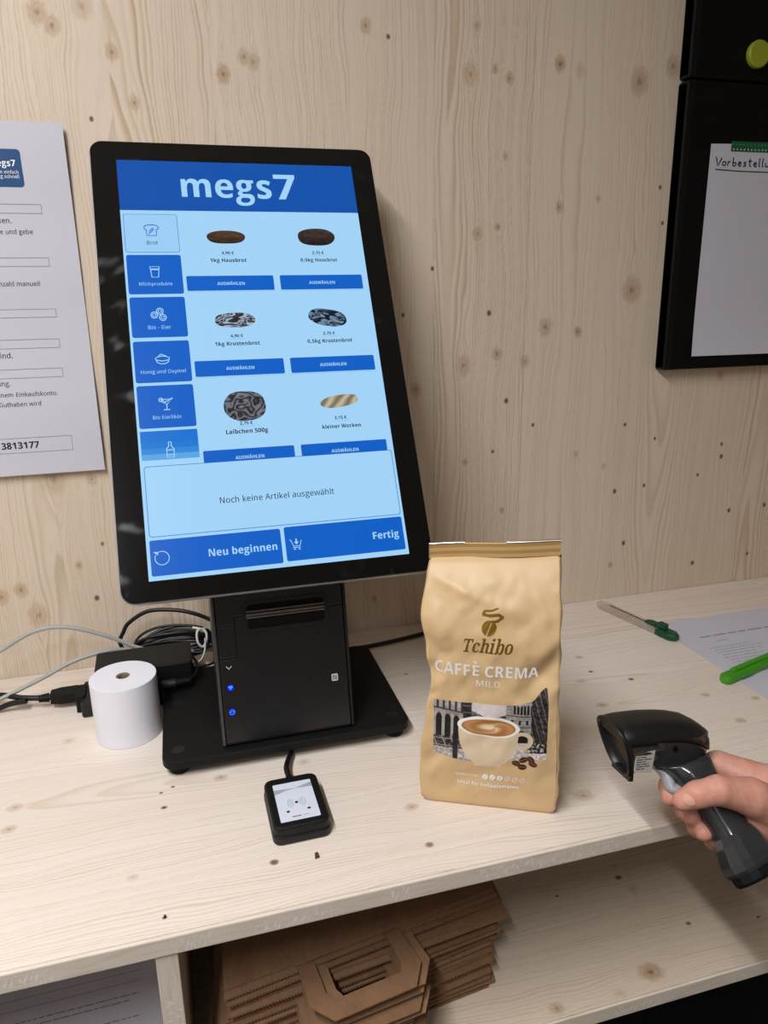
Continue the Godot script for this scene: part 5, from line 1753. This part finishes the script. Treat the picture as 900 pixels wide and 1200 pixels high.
# surface nets over tapered capsules [a, b, radius a, radius b] in millimetres
func nets(s: SurfaceTool, caps: Array, cell: float, k: float) -> void:
	var lo := Vector3(1e9, 1e9, 1e9); var hi := -lo
	for c in caps:
		var r := maxf(c[2], c[3]) + cell * 3.0
		lo = lo.min(c[0] - Vector3.ONE * r).min(c[1] - Vector3.ONE * r)
		hi = hi.max(c[0] + Vector3.ONE * r).max(c[1] + Vector3.ONE * r)
	var nx := int((hi.x - lo.x) / cell) + 2; var ny := int((hi.y - lo.y) / cell) + 2; var nzz := int((hi.z - lo.z) / cell) + 2
	var f := PackedFloat32Array()
	f.resize(nx * ny * nzz)
	f.fill(100.0)
	for c in caps:
		var a: Vector3 = c[0]; var b: Vector3 = c[1]; var ra: float = c[2]; var rb: float = c[3]
		var pad := maxf(ra, rb) + cell * 2.0 + k
		var i0 := Vector3i(((a.min(b) - lo - Vector3.ONE * pad) / cell).floor()).clamp(Vector3i.ZERO, Vector3i(nx - 1, ny - 1, nzz - 1))
		var i1 := Vector3i(((a.max(b) - lo + Vector3.ONE * pad) / cell).ceil()).clamp(Vector3i.ZERO, Vector3i(nx - 1, ny - 1, nzz - 1))
		var ab := b - a
		var il := 1.0 / maxf(ab.length_squared(), 1e-6)
		for z in range(i0.z, i1.z + 1):
			for y in range(i0.y, i1.y + 1):
				var at := (z * ny + y) * nx
				for x in range(i0.x, i1.x + 1):
					var p := lo + Vector3(x, y, z) * cell
					var t := clampf((p - a).dot(ab) * il, 0.0, 1.0)
					var d := (p - a - ab * t).length() - lerpf(ra, rb, t)
					var o := f[at + x]
					var h := maxf(k - absf(o - d), 0.0) / k
					f[at + x] = minf(o, d) - h * h * k * 0.25
	var ids := {}
	var pos := PackedVector3Array()
	for z in nzz - 1:
		for y in ny - 1:
			for x in nx - 1:
				var g := (z * ny + y) * nx + x
				var inside := 0
				var v := [f[g], f[g + 1], f[g + nx], f[g + nx + 1], f[g + nx * ny], f[g + nx * ny + 1], f[g + nx * ny + nx], f[g + nx * ny + nx + 1]]
				for q in v:
					if q < 0.0:
						inside += 1
				if inside == 0 or inside == 8:
					continue
				var sum := Vector3.ZERO
				var n := 0
				for e in [[0, 1], [2, 3], [4, 5], [6, 7], [0, 2], [1, 3], [4, 6], [5, 7], [0, 4], [1, 5], [2, 6], [3, 7]]:
					var va: float = v[e[0]]; var vb: float = v[e[1]]
					if (va < 0.0) != (vb < 0.0):
						var w := va / (va - vb)
						var pa := Vector3(e[0] & 1, (e[0] >> 1) & 1, e[0] >> 2)
						var pb := Vector3(e[1] & 1, (e[1] >> 1) & 1, e[1] >> 2)
						sum += pa.lerp(pb, w)
						n += 1
				ids[g] = pos.size()
				pos.append((lo + (Vector3(x, y, z) + sum / n) * cell) * 0.001)
	s.set_smooth_group(1)
	var sx := 1; var sy := nx; var sz := nx * ny
	for z in range(1, nzz - 1):
		for y in range(1, ny - 1):
			for x in range(1, nx - 1):
				var g := (z * ny + y) * nx + x
				var a := f[g] < 0.0
				for ax in 3:
					var st: int = [sx, sy, sz][ax]
					var b := f[g + st] < 0.0
					if a == b:
						continue
					var u: int = [sy, sz, sx][ax]; var w: int = [sz, sx, sy][ax]
					if not (ids.has(g) and ids.has(g - u) and ids.has(g - w) and ids.has(g - u - w)):
						continue
					var p0 := pos[ids[g - u - w]]; var p1 := pos[ids[g - w]]; var p2 := pos[ids[g]]; var p3 := pos[ids[g - u]]
					if a:
						quad(s, p0, p1, p2, p3)
					else:
						quad(s, p0, p3, p2, p1)

# ---------------------------------------------------------------- paper carrier bags
func paper_bags() -> void:
	var rng := RandomNumberGenerator.new()
	rng.seed = 17
	var kraft := []
	for k in 3:
		nz.seed = 300 + k
		var base: Color = [Color(0.53, 0.405, 0.30), Color(0.55, 0.42, 0.315), Color(0.51, 0.385, 0.28)][k]
		var m := mat(Color.WHITE, 0.8, 0.0, 0.25)
		m.albedo_texture = paint(96, 96, func(u, v):
			var n := nz.get_noise_2d(u * 60.0, v * 9.0) * 0.5 + nz.get_noise_2d(u * 5.0, v * 5.0) * 0.4
			return base * (1.0 + n * 0.09))
		m.uv1_triplanar = true
		m.uv1_scale = Vector3(7, 7, 7)
		kraft.append(m)
	var n := 17
	var bodies := []
	for k in 3:
		var outline := PackedVector2Array()
		var w := 0.292; var d := 0.235
		outline.append(Vector2(w / 2, 0.0)); outline.append(Vector2(w / 2 + 0.045, d)); outline.append(Vector2(-w / 2 + 0.045, d)); outline.append(Vector2(-w / 2, 0.0))
		var teeth := 190
		for i in range(1, teeth):
			outline.append(Vector2(-w / 2 + w * i / teeth, -0.0008 if i % 2 == 1 else 0.0))
		bodies.append(outline)
	for i in n:
		var y := -0.2116 + i * 0.0057
		var f := i / float(n - 1)
		var fwd := lerpf(0.024, 0.0, f) + rng.randf_range(-0.006, 0.006)
		var sx := lerpf(-0.017, 0.003, f) + rng.randf_range(-0.006, 0.006)
		var turn := deg_to_rad(7.5 + rng.randf_range(-2.2, 2.2))
		if i == n - 1:
			turn = deg_to_rad(9.0)
		var place: String = ["topmost", "second from top", "third from top", "fourth from top", "fifth from top", "sixth from top", "seventh from top", "eighth from top", "ninth from top", "eighth from bottom", "seventh from bottom", "sixth from bottom", "fifth from bottom", "fourth from bottom", "third from bottom", "second from bottom", "lowest"][n - 1 - i]
		var lab := "flat brown kraft paper carrier bag with handle loop, %s of the stack" % place
		var t := thing("paper_bag", lab, "paper bag", Vector3(-0.003 + sx, y, 0.449 + fwd), Vector3(0, turn, 0), "stack of kraft paper bags on the lower shelf")
		var m: Material = kraft[i % 3]
		# two leaves of paper with an uneven mouth
		var s := begin()
		slab(s, bodies[i % 3], 0.0, 0.0022, 0.0, flat_at(Vector3.ZERO))
		part(t, "back_leaf", s, m)
		s = begin()
		var shorter := PackedVector2Array()
		for q in bodies[(i + 1) % 3]:
			shorter.append(Vector2(q.x * 0.985, q.y + 0.006 if q.y < 0.1 else q.y))
		slab(s, shorter, 0.0028, 0.0050, 0.0, flat_at(Vector3.ZERO, rng.randf_range(-0.012, 0.012)))
		part(t, "front_leaf", s, m)
		# flat handle loop
		var hx := -0.012 + rng.randf_range(-0.012, 0.012) - 0.016 * (1.0 - f)
		var reach := 0.060 + rng.randf_range(-0.006, 0.008)
		var o := [Vector2(-0.052, 0.030), Vector2(-0.056, -reach + 0.022), Vector2(-0.040, -reach), Vector2(0.040, -reach), Vector2(0.056, -reach + 0.022), Vector2(0.052, 0.030)]
		var c := [Vector2(-0.036, 0.030), Vector2(-0.038, -reach + 0.030), Vector2(-0.034, -reach + 0.020), Vector2(0.034, -reach + 0.020), Vector2(0.038, -reach + 0.030), Vector2(0.036, 0.030)]
		var loop := PackedVector2Array()
		for q in o:
			loop.append(q + Vector2(hx, 0.0))
		for q in range(c.size() - 1, -1, -1):
			loop.append(c[q] + Vector2(hx, 0.0))
		s = begin()
		var droop := deg_to_rad(-2.0 - 3.0 * rng.randf())
		var hx2 := flat_at(Vector3(0, 0.0024, 0)) * Transform3D(Basis(Vector3.RIGHT, 0.0), Vector3.ZERO)
		slab(s, loop, 0.0, 0.0012, 0.0, hx2)
		part(t, "handle", s, kraft[(i + 1) % 3])
		if i == n - 1:
			s = begin()
			slab(s, rrect(0.112, 0.042, 0.0, 1, hx, 0.024), 0.0050, 0.0058, 0.0, flat_at(Vector3.ZERO))
			part(t, "handle_patch", s, kraft[1])

func shelf_sheet() -> void:
	var t := thing("form_sheet", "white printed form with lines lying in the compartment left of the divider board", "paper sheet", Vector3(-0.318, -0.2116, 0.375), Vector3(0, 0.02, 0))
	var pg := Node3D.new()
	pg.name = "page"
	t.add_child(pg)
	pg.transform = flat_at(Vector3.ZERO)
	var s := begin()
	slab(s, rrect(0.210, 0.262, 0.0), 0.0, 0.0006)
	part(pg, "sheet", s, M.paper)
	for k in 3:
		s = begin()
		ribbon(s, PackedVector2Array([Vector2(-0.092, 0.060 - k * 0.013), Vector2(0.082, 0.060 - k * 0.013)]), 0.0006, 0.0008)
		part(pg, "form_line", s, M.ink_grey)
	var rows := []
	for k in 9:
		rows.append([-0.088, 0.018 - k * 0.0068 - (0.007 if k > 2 else 0.0) - (0.007 if k > 5 else 0.0), [0.17, 0.16, 0.07, 0.17, 0.15, 0.12, 0.16, 0.17, 0.1][k], 0.0017])
	text_lines(pg, rows, 0.0008, M.ink_grey, 12)
